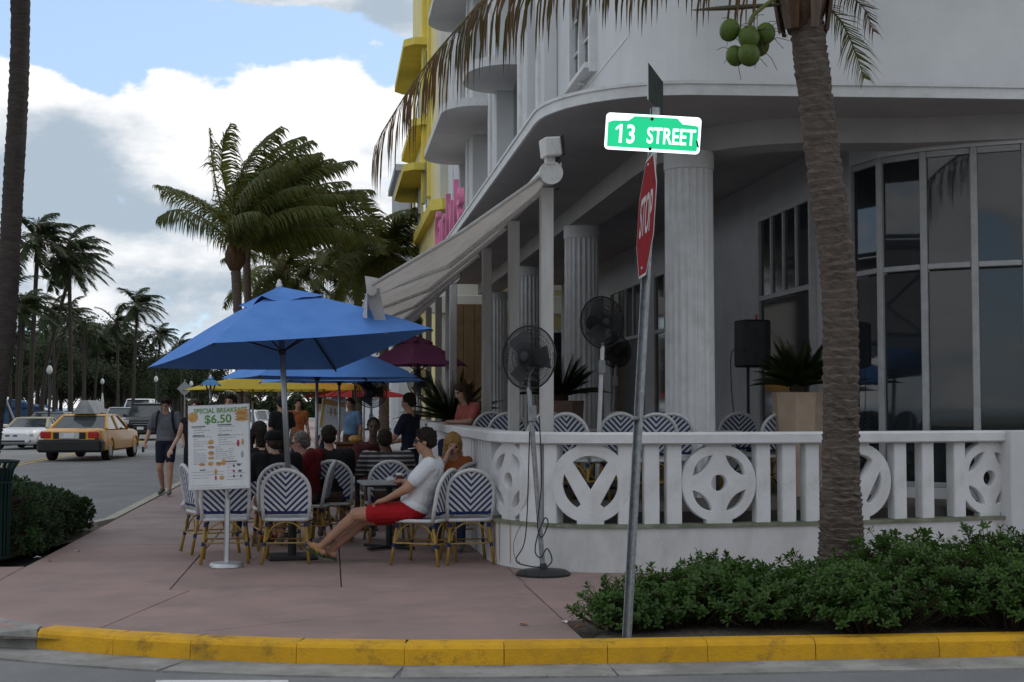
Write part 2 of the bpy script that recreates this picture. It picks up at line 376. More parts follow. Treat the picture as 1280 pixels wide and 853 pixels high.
ys = [12.45, 14.7, 16.4, 18.4, 20.2, 22.2, 24.2, 26.5, 29, 32, 36, 40, 46, 54, 64, 80, 110, 160]
for i in range(len(ys) - 1):
    for j in range(3):
        xa, xb = XC[j], XC[j + 1] if j < 2 else 1.74
        m = SIDE if ys[i] < 16 else SIDE2
        slab([(xa, ys[i] + (.15 if j == 0 else 0)), (xb, ys[i]), (xb, ys[i + 1]), (xa, ys[i + 1] + (.15 if j == 0 else 0))], m)
slab([(-9, 11.4), (-2.98, kerbY(-2.9) + .25), (-2.98, 12.6), (-9, 13)]); slab([(-9, 13), (-2.98, 12.6), (-2.98, 14.4), (-9, 14.5)])
slab([(1.72, 10.3), (2.15, 10.35), (2.6, 12.0), (2.6, 13.6), (1.72, 13.8)]); slab([(2.6, 12.0), (5, 12.0), (5, 13.7), (2.6, 13.6)]); slab([(5, 12), (8, 12), (8, 14.3), (5, 14.2)])
# street kerb (pale) along the long road, planting bed of the hedge
b = MB().sweep([(-3.0, 160), (-3.0, 20.4), (-3.15, 19.7), (-3.6, 19.25), (-4.4, 19.1), (-9, 19.1)], [(.16, -.14), (.15, .006), (.0, .008), (.0, -.14)])
PALEK = mat('pale_kerb', (.40, .37, .30), (.30, .28, .24), 4, .85, .2, 50)
struct(b.build('street_kerb', PALEK))
sheet('planting_bed', [(-9, 14.5), (-3.55, 14.4), (-2.95, 17.6), (-2.98, 19.3), (-3.6, 19.2), (-9, 19.2)], -.02, SOIL)
sheet('shrub_bed', [(1.72, 9.4), (2.2, 10.35), (2.65, 12.0), (9, 12.0), (18, 12), (18, 9.2), (4, 9.15)], -.015, SOIL)
# painted lines
LINE = mat('white_road_paint', (.62, .62, .60), (.3, .3, .3), 9, .8, detail=8, contrast=(.5, .8))
YLINE = mat('yellow_road_paint', (.55, .40, .12), (.3, .25, .15), 4, .8, detail=8)
p1_, p2_ = G(195, 851, -.126), G(360, 851, -.126)
sheet('crossing_line', [(p1_.x, p1_.y), (p2_.x, p2_.y), (p2_.x + .2, p2_.y - 2.6), (p1_.x + .2, p1_.y - 2.6)], -.122, LINE)
sheet('centre_line', [(-9.35, 24), (-9.2, 24), (-9.2, 110), (-9.35, 110)], -.122, YLINE)
sheet('centre_line', [(-9.05, 24), (-8.9, 24), (-8.9, 110), (-9.05, 110)], -.122, YLINE)

# ================================================================ CORNER HOTEL
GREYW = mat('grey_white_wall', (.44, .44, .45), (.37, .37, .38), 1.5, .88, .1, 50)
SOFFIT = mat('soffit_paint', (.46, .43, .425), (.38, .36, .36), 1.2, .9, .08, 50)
GLASS = None
def glass_mat(name, tint=(.02, .025, .03), t=.35):
    m = bpy.data.materials.new(name); m.use_nodes = True; n = m.node_tree.nodes; l = m.node_tree.links; b = n['Principled BSDF']
    b.inputs['Base Color'].default_value = (*tint, 1); b.inputs['Roughness'].default_value = .03; b.inputs['Specular IOR Level'].default_value = .8
    tr = n.new('ShaderNodeBsdfTransparent'); tr.inputs[0].default_value = (.75, .8, .82, 1); ms = n.new('ShaderNodeMixShader'); ms.inputs[0].default_value = t
    nz = n.new('ShaderNodeTexNoise'); nz.inputs['Scale'].default_value = 1.2; bp = n.new('ShaderNodeBump'); bp.inputs['Strength'].default_value = .04; l.new(nz.outputs['Fac'], bp.inputs['Height']); l.new(bp.outputs[0], b.inputs['Normal'])
    l.new(b.outputs[0], ms.inputs[1]); l.new(tr.outputs[0], ms.inputs[2]); l.new(ms.outputs[0], n['Material Output'].inputs[0]); return m
GLASS = glass_mat('window_glass'); FRAME = mat('window_frame_paint', (.42, .42, .42), (.34, .34, .34), 8, .6)
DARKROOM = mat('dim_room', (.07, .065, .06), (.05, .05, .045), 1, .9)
BLIND = mat('roller_blind', (.45, .45, .42), (.38, .38, .36), 30, .9, trans=.2)

hotel = thing('corner_hotel', 'white rounded art deco hotel with fluted columns and deep terrace canopy', 'hotel', (0, 0, 0))
ZF, ZB, ZS, ZT = .55, 4.50, 4.78, 4.92
# canopy slab, rounded at the corner
SX = 2.28
slab_out = [(SX, 36.5), (SX, 26), (SX, 20), (SX, 17), (SX, 15.55)] + arc(SX + 1.55, 15.55, 1.55, 1.66, 180, 270, 12)[1:] + [(6.2, 13.72), (9, 13.55), (13, 13.3)]
b = MB(); k = len(slab_out); inner = [(13, 36.5)]
poly = slab_out + inner
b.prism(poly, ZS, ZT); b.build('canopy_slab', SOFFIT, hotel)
MB().sweep(slab_out, [(-.02, ZS - .004), (.012, ZS - .004), (.012, ZT - .03), (.03, ZT - .03), (.03, ZT + .004), (-.02, ZT + .004)]).build('canopy_fascia', WHITE2, hotel)
# beam on the columns
BX = 3.80
beam = [(BX, 36.4), (BX, 17.2)] + arc(BX + 1.6, 17.2, 1.6, 2.35, 180, 270, 10)[1:] + [(6.4, 14.72), (7.0, 14.5), (7.8, 14.2), (9, 13.95), (13, 13.75)]
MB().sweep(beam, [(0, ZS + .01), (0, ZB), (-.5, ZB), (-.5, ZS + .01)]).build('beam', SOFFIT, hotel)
# terrace floor
TILE = mat('terrace_floor', (.15, .13, .12), (.1, .09, .085), 3, .6)
# rail path (plan) of the terrace wall
RP = [(1.60, 34), (1.60, 24), (1.60, 19), (1.60, 16.2)]
for px, Z in ((606, 15.0), (613, 14.5), (625, 14.1), (648, 13.78), (675, 13.58), (705, 13.46), (760, 13.38), (860, 13.45), (1000, 13.7), (1130, 14.05), (1256, 14.5)):
    q = P(px, 650, Z); RP.append((q.x, q.y))
b = MB(); b.prism([(x + .32, y + .3) for x, y in RP] + [(13, 14.5), (13, 34)], .02, ZF); b.build('terrace_floor', TILE, hotel)
# columns
def column_mesh():
    b = MB(); n = 20; rings = []
    prof = []
    for z, r in ((ZF, .300), (ZF + .12, .300), (ZF + .13, .285), (ZB - .24, .278)): prof.append((z, r))
    seg = n * 6; vs = []; fs = []
    for z in (ZF, ZB - .2):
        r = .287 if z == ZF else .276
        for j in range(seg):
            a = 2 * math.pi * j / seg; ph = (j % 6) / 6
            d = .026 * math.sin(math.pi * max(0, (ph - .17) / .83)) if ph > .1 else 0
            vs.append(((r - d) * math.cos(a), (r - d) * math.sin(a), z))
    fs = [(j, (j + 1) % seg, seg + (j + 1) % seg, seg + j) for j in range(seg)]
    b.add(vs, fs); return b
colS = column_mesh().data('shaft', WHITE2)
capS = MB().lathe([(.283, ZB - .205), (.289, ZB - .20), (.289, ZB - .012), (.283, ZB + .002)], 32).data('capital', WHITE2, True); capS.set_sharp_from_angle(angle=R(40))
for (px, Z) in ((862, 16.08), (727, 22.7), (660.5, 29.3)):
    q = P(px, 400, Z)
    c = link('column', None, hotel); c.location = (q.x, q.y, 0)
    link('shaft', colS, c); link('capital', capS, c)
c = link('column', None, hotel); c.location = (4.2, 35.6, 0); link('shaft', colS, c); link('capital', capS, c)
# inner wall of the terrace and the curved bay
IX = 6.0
bay_px = [(1068, 16.75), (1103, 16.15), (1157, 15.75), (1220, 15.46), (1284, 15.25), (1350, 15.12), (1420, 15.1), (1500, 15.15)]
bay = [(P(px, 400, Z).x, P(px, 400, Z).y) for px, Z in bay_px]
w0 = [(IX, 36.3), (IX, 16.75), (IX + .18, 16.45), (bay[0][0] - .03, bay[0][1] + .02)]
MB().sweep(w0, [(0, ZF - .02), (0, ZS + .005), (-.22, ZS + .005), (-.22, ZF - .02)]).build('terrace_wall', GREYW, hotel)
HEAD = 1.58 + 2.86; TRANS = 3.12
MB().sweep(bay, [(.05, HEAD + .02), (.05, ZS + .006), (-.2, ZS + .006), (-.2, HEAD + .02)]).build('bay_header', WHITE, hotel)
MB().sweep(bay, [(.04, ZF - .02), (.04, ZF + .12), (-.2, ZF + .12), (-.2, ZF - .02)]).build('bay_plinth', WHITE, hotel)
baywin = link('bay_window', None, hotel)
for i in range(len(bay) - 1):
    a, c = Vector(bay[i]), Vector(bay[i + 1]); d = (c - a); L = d.length; ang = math.atan2(d.y, d.x); mid = (a + c) / 2
    MB().box((a.x, a.y, (ZF + .12 + HEAD + .02) / 2), (.075, .11, HEAD - ZF - .1), ang, .008).build('mullion', FRAME, baywin)
    for (z0, z1) in ((ZF + .12, TRANS), (TRANS, HEAD + .02)):
        nrm_ = Vector((d.y, -d.x)).normalized() * .0
        MB().box((mid.x, mid.y, (z0 + z1) / 2), (L - .06, .012, z1 - z0 - .05), ang).build('pane', GLASS, baywin)
        MB().box((mid.x, mid.y, z0 + .03), (L - .076, .08, .06), ang, .006).build('transom', FRAME, baywin)
    MB().box((mid.x, mid.y, HEAD - .02), (L - .076, .08, .07), ang, .006).build('head_bar', FRAME, baywin)
    off = Vector((-d.y, d.x)).normalized() * .12
    hb = (.34 if i < 3 else .28) 
    MB().box((mid.x + off.x, mid.y + off.y, HEAD - hb / 2), (L - .08, .004, hb), ang).build('blind', BLIND, baywin)
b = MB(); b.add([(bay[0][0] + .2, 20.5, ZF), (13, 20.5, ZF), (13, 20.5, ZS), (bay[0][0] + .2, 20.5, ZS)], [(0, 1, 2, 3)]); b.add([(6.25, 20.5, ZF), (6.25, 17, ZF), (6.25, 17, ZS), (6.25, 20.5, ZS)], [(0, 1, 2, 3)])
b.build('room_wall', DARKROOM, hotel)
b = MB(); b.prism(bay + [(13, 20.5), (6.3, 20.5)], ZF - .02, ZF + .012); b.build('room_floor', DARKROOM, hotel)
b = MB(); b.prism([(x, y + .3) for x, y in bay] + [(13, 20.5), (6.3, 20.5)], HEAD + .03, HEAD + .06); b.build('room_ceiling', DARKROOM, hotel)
# terrace windows in the inner wall (facing the street)
PANEO = mat('dark_pane', (.015, .018, .02), (.02, .022, .025), 2, .06, spec=.7)
def wall_window(y0, y1, z0, z1, ztr, n):
    w = link('window', None, hotel); x = IX - .01; fr = MB()
    for y in (y0, y1): fr.box((x, y, (z0 + z1) / 2), (.12, .08, z1 - z0 + .08), 0, .006)
    for z in (z0, z1, ztr): fr.box((x, (y0 + y1) / 2, z), (.10, y1 - y0 - .08, .07), 0, .006)
    fr.build('frame', FRAME, w)
    MB().box((x + .002, (y0 + y1) / 2, (z0 + ztr) / 2), (.04, y1 - y0 - .08, ztr - z0 - .07)).build('pane', PANEO, w)
    for i in range(n):
        ya = y0 + .04 + (y1 - y0 - .08) * i / n; yb = y0 + .04 + (y1 - y0 - .08) * (i + 1) / n
        MB().box((x + .002, (ya + yb) / 2, (ztr + z1) / 2), (.04, yb - ya - .05, z1 - ztr - .07)).build('pane', PANEO, w)
        if i: MB().box((x - .004, ya, (ztr + z1) / 2), (.09, .05, z1 - ztr - .075), 0, .005).build('mullion', FRAME, w)
wall_window(16.85, 19.0, ZF + .3, 4.2, 3.08, 4)
wall_window(22.3, 25.4, ZF + .3, 4.0, 2.95, 4); wall_window(26.5, 29.5, ZF + .3, 4.0, 2.95, 4); wall_window(30.6, 33.4, ZF + .3, 4.0, 2.95, 4)
# small red fire-alarm box on the terrace wall
q = P(904, 400, 19.6)
RED = mat('red_enamel', (.35, .02, .02), (.28, .015, .015), 8, .45)
al = tag(MB().box((IX - .04, q.y, q.z), (.07, .12, .16), 0, .01).build('alarm_box', RED), 'small red alarm box on the white terrace wall', 'alarm box')
# upper storeys
UX = 3.30; UZ = 12.4
upper = [(UX, 36.4), (UX, 15.35)] + arc(UX + .95, 15.35, .95, .95, 180, 270, 10)[1:] + [(8, 14.25), (13, 13.95)]
wy0, wy1 = 17.2, 18.75      # corner window beside the bend
def wall_run(path, z0, z1, name, off=0.0): MB().sweep(path, [(off, z0), (off, z1), (-.3, z1), (-.3, z0)]).build(name, WHITE, hotel)
near = [(UX, wy0)] + upper[1:]
wall_run(near, ZT - .02, UZ, 'upper_wall')
wall_run([(UX, wy1), (UX, wy0)], ZT - .02, 5.85, 'upper_wall')
wall_run([(UX, 36.4), (UX, wy1)], ZT - .02, UZ, 'upper_wall', -.0)
wall_run([(UX, wy1), (UX, wy0)], 8.6, UZ, 'upper_wall')
MB().sweep([(UX, 19.6), (UX, 17.05), (UX, 15.36)], [(-.02, 5.74), (.007, 5.74), (.007, 5.78), (-.02, 5.78)]).build('string_course', WHITE2, hotel)
w = link('window', None, hotel)
fr = MB()
for y in (wy0 + .03, (wy0 + wy1) / 2, wy1 - .03): fr.box((UX - .02, y, 7.2), (.16, .07, 2.8), 0, .006)
fr.box((UX - .04, (wy0 + wy1) / 2, 5.88), (.24, wy1 - wy0 - .002, .07), 0, .006); fr.box((UX - .02, (wy0 + wy1) / 2, 8.55), (.14, wy1 - wy0 - .07, .09), 0, .006)
fr.build('frame', WHITE2, w)
for (ya, yb) in ((wy0 + .065, (wy0 + wy1) / 2 - .035), ((wy0 + wy1) / 2 + .035, wy1 - .065)):
    MB().box((UX + .0, (ya + yb) / 2, 7.2), (.02, yb - ya, 2.6)).build('pane', PANEO, w)
    for i in range(1, 6): MB().box((UX - .02, (ya + yb) / 2, 5.9 + i * .45), (.03, yb - ya - .002, .022)).build('glazing_bar', WHITE2, w)
    MB().box((UX - .022, (ya + yb) / 2, 7.2), (.03, .022, 2.598)).build('glazing_bar', WHITE2, w)
for (ya, yb, pr) in ((20.25, 20.95, .22), (21.5, 22.6, .3), (25.2, 26.6, .34), (29.4, 30.9, .36), (33.0, 36.2, .3)):
    MB().box((UX - pr / 2, (ya + yb) / 2, (ZT + UZ) / 2), (pr, yb - ya, UZ - ZT + .03), 0, .02).build('pilaster', WHITE, hotel)
    MB().box((UX - pr / 2 - .03, (ya + yb) / 2 - .0, (ZT + UZ) / 2), (pr + .05, .16, UZ - ZT + .02), 0, .015).build('pilaster_rib', WHITE2, hotel)
for (ya, yb, z) in ((19.2, 20.0, 0), (23.0, 24.9, 1), (27.2, 29.0, 1), (31.3, 32.7, 1)):
    if z:
        for zz in (7.0, 10.4):
            wd = link('window', None, hotel)
            MB().box((UX - .01, (ya + yb) / 2, zz - .35), (.08, yb - ya, 1.9), 0, .01).build('frame', FRAME, wd)
            MB().box((UX - .04, (ya + yb) / 2 - .01, zz - .35), (.05, yb - ya - .2, 1.7)).build('pane', PANEO, wd)
def eyebrow(y0, y1, z, x0, th=.16):
    r = min(.75, (UX - x0) * .9)
    poly = [(UX, y0), (x0 + r, y0)] + arc(x0 + r, y0 + r * 1.2, r, r * 1.2, 270, 180, 8)[1:] + arc(x0 + r, y1 - r * 1.2, r, r * 1.2, 180, 90, 8) + [(UX, y1)]
    MB().prism(poly, z, z + th).build('eyebrow', WHITE, hotel)
eyebrow(26.5, 33.2, 7.35, 2.12); eyebrow(23.2, 25.5, 7.35, 2.3); eyebrow(26.5, 33.2, 10.55, 2.2); eyebrow(21.0, 25.5, 10.55, 2.3)
MB().box((8.6, 36.2, 8.6), (10.5, .3, 7.6)).build('end_wall', WHITE, hotel)
MB().prism([(UX, 36.3), (UX, 15.5), (4.2, 14.5), (13, 14.1), (13, 36.3)], UZ - .01, UZ + .25).build('roof', WHITE, hotel)

# ---------------------------------------------------------------- terrace balustrade
bal = thing('balustrade', 'white concrete terrace balustrade with round pierced medallions on a low wall', 'balustrade', (RP[8][0], RP[8][1], 0))
BO = Vector(bal.location)
def bl(pts): return [(p[0] - BO.x, p[1] - BO.y) for p in pts]
BASEW = mat('balustrade_base', (.62, .62, .615), (.44, .42, .39), 3.5, .85, .2, 40, detail=8, contrast=(.45, .85), stretch=(1, 1, .3))
SILL = mat('mossy_sill', (.22, .23, .17), (.13, .15, .09), 6, .9, .3, 40)
def smooth_path(pts, step=.12):
    out = []; n = len(pts); V = [Vector(p) for p in pts]
    for i in range(n - 1):
        p0 = V[max(i - 1, 0)]; p1 = V[i]; p2 = V[i + 1]; p3 = V[min(i + 2, n - 1)]; k = max(1, int((p2 - p1).length / step))
        if (p2 - p1).length > 2: k = 4
        for j in range(k):
            t = j / k; out.append(tuple(.5 * ((2 * p1) + (p2 - p0) * t + (2 * p0 - 5 * p1 + 4 * p2 - p3) * t * t + (3 * p1 - p0 - 3 * p2 + p3) * t ** 3)))
    out.append(tuple(V[-1])); return out
RPS = [(1.60, 34), (1.60, 24), (1.60, 19)] + smooth_path(RP[3:])
RB = bl(RPS)
MB().sweep(RB, [(.03, .002), (.03, .425), (-.16, .425), (-.16, .002)]).build('base_wall', BASEW, bal, auto=30)
MB().sweep(RB, [(.055, .425), (.055, .455), (-.18, .455), (-.18, .425)]).build('sill', SILL, bal, auto=30)
MB().sweep(RB, [(.05, 1.215), (.075, 1.23), (.075, 1.31), (.055, 1.33), (-.19, 1.33), (-.2, 1.31), (-.2, 1.23), (-.18, 1.215)]).build('handrail', WHITE2, bal, auto=30)
mottled(BASEW, 1.4, .52, .75, .5, (.40, .37, .33)); mottled(BASEW, 8, .66, .75, .6, (.22, .2, .16)); mottled(SILL, 5, .5, .7, .6, (.36, .34, .26))
ringV = None
def medallion(kind):
    Ro = .372; sp = []
    if kind == 'star':
        sp = [circ(0, 0, Ro, 40)[:]]; sp.append(circ(0, 0, .085, 18))
        for q in range(4):
            a = math.pi / 4 + q * math.pi / 2; ca, sa = math.cos(a), math.sin(a); lens = []
            for i in range(13):
                t = -1 + 2 * i / 12; lens.append((.235 + .062 * (1 - t * t) * 1.0, t * .15))
            for i in range(1, 12):
                t = 1 - 2 * i / 12; lens.append((.235 - .045 * (1 - t * t), t * .15))
            sp.append([(x * ca - y * sa, x * sa + y * ca) for x, y in lens])
    else:
        sp = [circ(0, 0, Ro, 40)]; ri = .268
        def seg(a0, a1, apex): return [apex] + [(ri * math.cos(R(a)), ri * math.sin(R(a))) for a in [lerp(a0, a1, i / 12) for i in range(13)]]
        sp.append(seg(50, 130, (0, -.07)))
        sp.append(seg(-62, 22, (.085, -.20))); sp.append(seg(158, 242, (-.085, -.20)))
    me = curve_mesh('medallion', sp, .045, .006)
    me.materials.clear(); me.materials.append(WHITE2)
    b = MB()
    return me
med = {'star': medallion('star'), 'v': medallion('v')}
footm = MB().box((0, 0, 0), (.26, .10, .075), 0, .004).data('foot', WHITE2)
barm = MB().box((0, 0, 0), (.145, .13, .765), 0, .008).data('baluster', WHITE2)
# arc-length table of the rail centre line
acc = [0]; CL = [Vector(p) for p in RPS]
for i in range(1, len(CL)): acc.append(acc[-1] + (CL[i] - CL[i - 1]).length)
def at_s(s):
    for i in range(1, len(CL)):
        if acc[i] >= s or i == len(CL) - 1:
            t = (s - acc[i - 1]) / (acc[i] - acc[i - 1]); d = (CL[i] - CL[i - 1]).normalized(); return CL[i - 1].lerp(CL[i], t), d
def s_of_px(px):
    best = None; s = acc[3]
    while s < acc[-1]:
        p, d = at_s(s); e = abs(proj((p.x, p.y, .9))[0] - px)
        if best is None or e < best[0]: best = (e, s)
        s += .01
    return best[1]
def put(me, name, s, z, par=bal, rot90=False):
    p, d = at_s(s); nn = Vector((d.y, -d.x)); p = p - nn * .06
    o = link(name, me, par); o.location = (p.x - BO.x, p.y - BO.y, z); a = math.atan2(d.y, d.x)
    o.rotation_euler = (R(90), 0, a) if rot90 else (0, 0, a); return o
for kind, px in (('star', 634), ('v', 738), ('star', 900), ('v', 1073), ('star', 1238)):
    s = s_of_px(px); o = put(med[kind], 'medallion', s, .84, rot90=True); put(footm, 'medallion_foot', s, .49); put(footm, 'medallion_head', s, 1.185)
for px in (655, 668, 688, 783, 815.5, 843, 954, 986, 1016, 1126, 1160, 1200): put(barm, 'baluster', s_of_px(px), .835)
s1 = s_of_px(634) - .62
k = 0; s = s1
while s > acc[0] + 4:
    put(barm, 'baluster', s, .835); s -= .24; k += 1
# rust runs on the base wall below the sill
RUST = mat('rust_stain', (.34, .19, .07), (.45, .38, .28), 9, .9, stretch=(1, 1, .3))
for px, w_ in ((622, .035), (628, .02), (641, .015)):
    s = s_of_px(px); p, d = at_s(s); nn = Vector((d.y, -d.x)); q = p + nn * .0325; a = math.atan2(d.y, d.x)
    MB().add([(-w_, 0, .42), (w_, 0, .42), (w_ * .5, 0, .05), (-w_ * .3, 0, .03)], [(0, 1, 2, 3)], Matrix.Translation((q.x - BO.x, q.y - BO.y, 0)) @ Matrix.Rotation(a, 4, 'Z')).build('rust_run', RUST, bal)
# end pier
p, d = at_s(acc[-1]); a = math.atan2(d.y, d.x)
MB().box((p.x - BO.x + .5, p.y - BO.y + .13, .665), (1.1, .3, 1.33), a, .01).build('end_pier', WHITE, bal)
MB().box((p.x - BO.x + 3.4, p.y - BO.y + .4, .66), (5.2, .3, 1.32), a, .01).build('end_wall', WHITE, bal)

# ---------------------------------------------------------------- awnings
CANVAS = mat('awning_canvas', (.60, .54, .48), (.48, .43, .38), 4, .9, .15, 60, trans=.45, detail=7)
CANW = mat('awning_valance', (.62, .60, .57), (.5, .48, .46), 6, .9, trans=.4)
OLDW = mat('weathered_white_metal', (.62, .61, .59), (.30, .22, .15), 14, .6, .2, detail=9, contrast=(.55, .8))
POSTM = mat('post_paint', (.56, .55, .54), (.44, .42, .39), 5, .8, .15, 40, detail=7, stretch=(1, 1, .25))
pr = P(688, 217, 13.9); pf = P(464, 366, 13.9)
def awning(y0, y1, label, posts, near_detail):
    aw = thing('awning', label, 'awning', (pr.x, y0, 0), group='awnings along the terrace')
    xr, xf = pr.x + .02, pf.x; nY = int((y1 - y0) / .06); nS = 10; vs = []; fs = []
    per = 1.25
    for i in range(nY + 1):
        y = lerp(0, y1 - y0, i / nY)
        for j in range(nS + 1):
            t = j / nS; sag = .15 * abs(math.sin(math.pi * y / per)) ** .6 * (.35 + .65 * math.sin(math.pi * (.08 + .84 * t))) + .03 * math.sin(math.pi * t)
            vs.append((lerp(xr, xf, t) - pr.x, y, lerp(pr.z + .03, pf.z + .05, t) - sag))
    for i in range(nY):
        for j in range(nS): a = i * (nS + 1) + j; fs.append((a, a + 1, a + nS + 2, a + nS + 1))
    MB().add(vs, fs).build('fabric', CANVAS, aw, smooth=True)
    L = y1 - y0
    MB().tube([(xr - pr.x, -.01, pr.z + .05), ((xr + xf) / 2 - pr.x, -.01, (pr.z + pf.z) / 2 + .005), (xf - pr.x, -.01, pf.z + .055)], .02, 7).build('hem', CANW, aw, smooth=True)
    MB().tube([(0, .02, pr.z), (0, L, pr.z)], .075, 14).build('roller', OLDW, aw, auto=40)
    MB().tube([(0, -.06, pr.z), (0, .03, pr.z)], .118, 24).build('end_cap', OLDW, aw, auto=40)
    MB().box((.06, L / 2, pr.z + .12), (.16, L - .3, .05), 0, .01).build('hood', OLDW, aw)
    MB().tube([(xf - pr.x, -.02, pf.z), (xf - pr.x, L, pf.z)], .05, 10).build('front_bar', CANW, aw, auto=40)
    # valance with a slack scalloped hem
    vs = []; fs = []; n = int(L / .08)
    for i in range(n + 1):
        y = L * i / n
        for j in range(4):
            t = j / 3; h = .22 + .03 * math.cos(y * 9)
            vs.append((xf - pr.x - .045 - .04 * t * math.sin(y * 7), y, pf.z - .02 - h * t))
    for i in range(n):
        for j in range(3): a = i * 4 + j; fs.append((a, a + 1, a + 5, a + 4))
    MB().add(vs, fs).build('valance', CANW, aw, smooth=True)
    # folding arms
    for y in [.5 + q * 3.1 for q in range(int(L / 3.1) + 1)]:
        mx_ = lerp(xr, xf, .52) - pr.x; mz = lerp(pr.z, pf.z, .52) - .2
        MB().tube([(0, y, pr.z - .1), (mx_, y + .75, mz)], .028, 6).build('arm', OLDW, aw); MB().tube([(mx_, y + .75, mz), (xf - pr.x, y + .1, pf.z)], .024, 6).build('arm', OLDW, aw)
    for px in posts:
        Z = 2.12 * 1764 / (px - 414); q = P(px, 400, Z)
        MB().box((q.x - pr.x + .05, q.y - y0, (ZF + pr.z - .1) / 2), (.13, .13, pr.z - .1 - ZF), 0, .008).build('post', POSTM, aw)
    return aw
aw1 = awning(pr.y, 24.3, 'long beige retractable awning on posts with a rusty roller end cap', (677, 637, 604), True)
# loose flap hanging off the near corner
c = P(462, 348, 13.88); o_ = Vector(aw1.location)
Lp = [(456, 345), (458, 362), (461, 380), (468, 400), (477, 416)]; Rp = [(473, 348), (475, 366), (479, 384), (483, 402), (485, 419)]
vs = [tuple(P(x, y, 13.84 + .03 * (k % 2)) - o_) for k, pr2 in enumerate(zip(Lp, Rp)) for (x, y) in pr2]; vs = [Vector(v) + Vector((0, (.012 if q % 2 else 0), 0)) for q, v in enumerate(vs)]
MB().add(vs, [(2 * q, 2 * q + 1, 2 * q + 3, 2 * q + 2) for q in range(4)]).build('loose_flap', CANW, aw1, smooth=True)
aw2 = awning(25.0, 35.5, 'second beige awning further along the terrace behind the first', (563, 545, 533, 558), False)
# flood lamp box above the roller
fb = thing('flood_lamp', 'weathered white lamp box above the awning roller', 'lamp', tuple(P(690, 200, 13.85)))
MB().box((.0, 0, .12), (.17, .2, .19), .2, .012, Matrix.Rotation(R(-6), 4, 'Y')).build('housing', OLDW, fb)
MB().box((.092, -.0, .125), (.03, .205, .195), .2, .004, Matrix.Rotation(R(-6), 4, 'Y')).build('lens', BLACK, fb)
MB().box((-.02, .02, -.01), (.10, .08, .09), 0, .01).build('bracket', OLDW, fb)
MB().box((.06, .05, -.12), (.05, .1, .34), 0, .008).build('arm', DARKM, fb)

# ---------------------------------------------------------------- yellow neighbour
YB = mat('yellow_stucco', (.84, .73, .36), (.77, .66, .3), 1.5, .85, .1, 40)
YT = mat('deep_yellow_trim', (.78, .64, .14), (.70, .56, .11), 2, .8)
CRM = mat('cream_stucco', (.70, .68, .60), (.64, .61, .54), 1.2, .9)
PALEY = mat('pale_yellow_wall', (.60, .52, .26), (.52, .45, .22), 1.2, .9)
yh = thing('yellow_hotel', 'yellow and cream art deco hotel beyond the white corner one', 'hotel', (0, 0, 0))
YX = 3.15; Y0 = 38.2
MB().box((YX + 7.5 + .5, Y0 + 9, 10.2), (14, 18, 10.8)).build('wall', CRM, yh)
MB().box((YX + 7.5 + .5, Y0 + 9, 2.4), (14, 17.96, 4.8)).build('ground_floor', PALEY, yh)
MB().box((YX + .4, Y0 + .55, 8.6), (1.3, 1.5, 17.2), 0, .03).build('corner_pier', CRM, yh)
MB().box((YX + .18, Y0 + 1.9, 8.6), (.9, 2.4, 17.4), 0, .03).build('pier', YB, yh)
MB().box((YX + .10, Y0 + 7.5, 8.6), (.8, 8.6, 17.0), 0, .03).build('facade', YB, yh)
MB().box((YX - .12, Y0 + 3.0, 12.5), (.5, .35, 9.5), 0, .03).build('fin', YT, yh); MB().box((YX - .25, Y0 + 4.4, 12.0), (.4, .3, 8.5), 0, .03).build('fin', YT, yh)
def ybrow(y0, y1, z, x0, x1=YX + .3, th=.22):
    MB().prism([(x1, y0), (x0 + .3, y0), (x0, y0 + .4), (x0, y1 - .4), (x0 + .3, y1), (x1, y1)], z, z + th).build('eyebrow', YT, yh)
ybrow(Y0 + 4, Y0 + 11, 8.75, YX - 1.0); ybrow(Y0 + 4, Y0 + 11, 10.15, YX - .75); ybrow(Y0 + 4, Y0 + 11, 12.6, YX - 1.0)
ybrow(Y0 - .7, Y0 + 8, 6.9, YX - .5, YX + 2.5, .3); ybrow(Y0 - .3, Y0 + 2.0, 11.3, YX - .2, YX + 2.5, .2)
for z in (5.1, 5.75): ybrow(Y0 + 9, Y0 + 13, z, YX - .9, YX + .3, .35)
for (y, z) in ((Y0 + 3.9, 8.1), (Y0 + 3.9, 11.4), (Y0 + 8, 11.4), (Y0 + 8, 8.1), (Y0 + 10.5, 5.2)):
    wd = link('window', None, yh)
    MB().box((YX - .3, y, z), (.1, 1.3, 1.9), 0, .02).build('frame', WHITE2, wd); MB().box((YX - .35, y - .02, z), (.06, 1.06, 1.7)).build('pane', mat('sky_pane', (.12, .16, .2), (.1, .13, .17), 2, .1), wd)
# its terrace front seen through the colonnade
for (px, w_) in ((690, 1.1), (640, 1.3)):
    q = P(px, 420, 38.4); wd = link('window', None, yh)
    MB().box((q.x, Y0 - .22, 2.9), (w_, .1, 1.6), 0, .02).build('frame', FRAME, wd); MB().box((q.x, Y0 - .27, 2.9), (w_ - .2, .05, 1.4)).build('pane', PANEO, wd)
MB().box((5.5, Y0 - .25, 4.35), (6.0, .3, .5), 0, .02).build('lintel', CRM, yh)
for px in (566, 580, 592): q = P(px, 420, 39.5); MB().box((q.x, Y0 - .3, 2.2), (.32, .32, 4.3), 0, .02).build('pillar', mat('brown_pillar', (.22, .14, .07), (.16, .1, .05), 3, .8), yh)

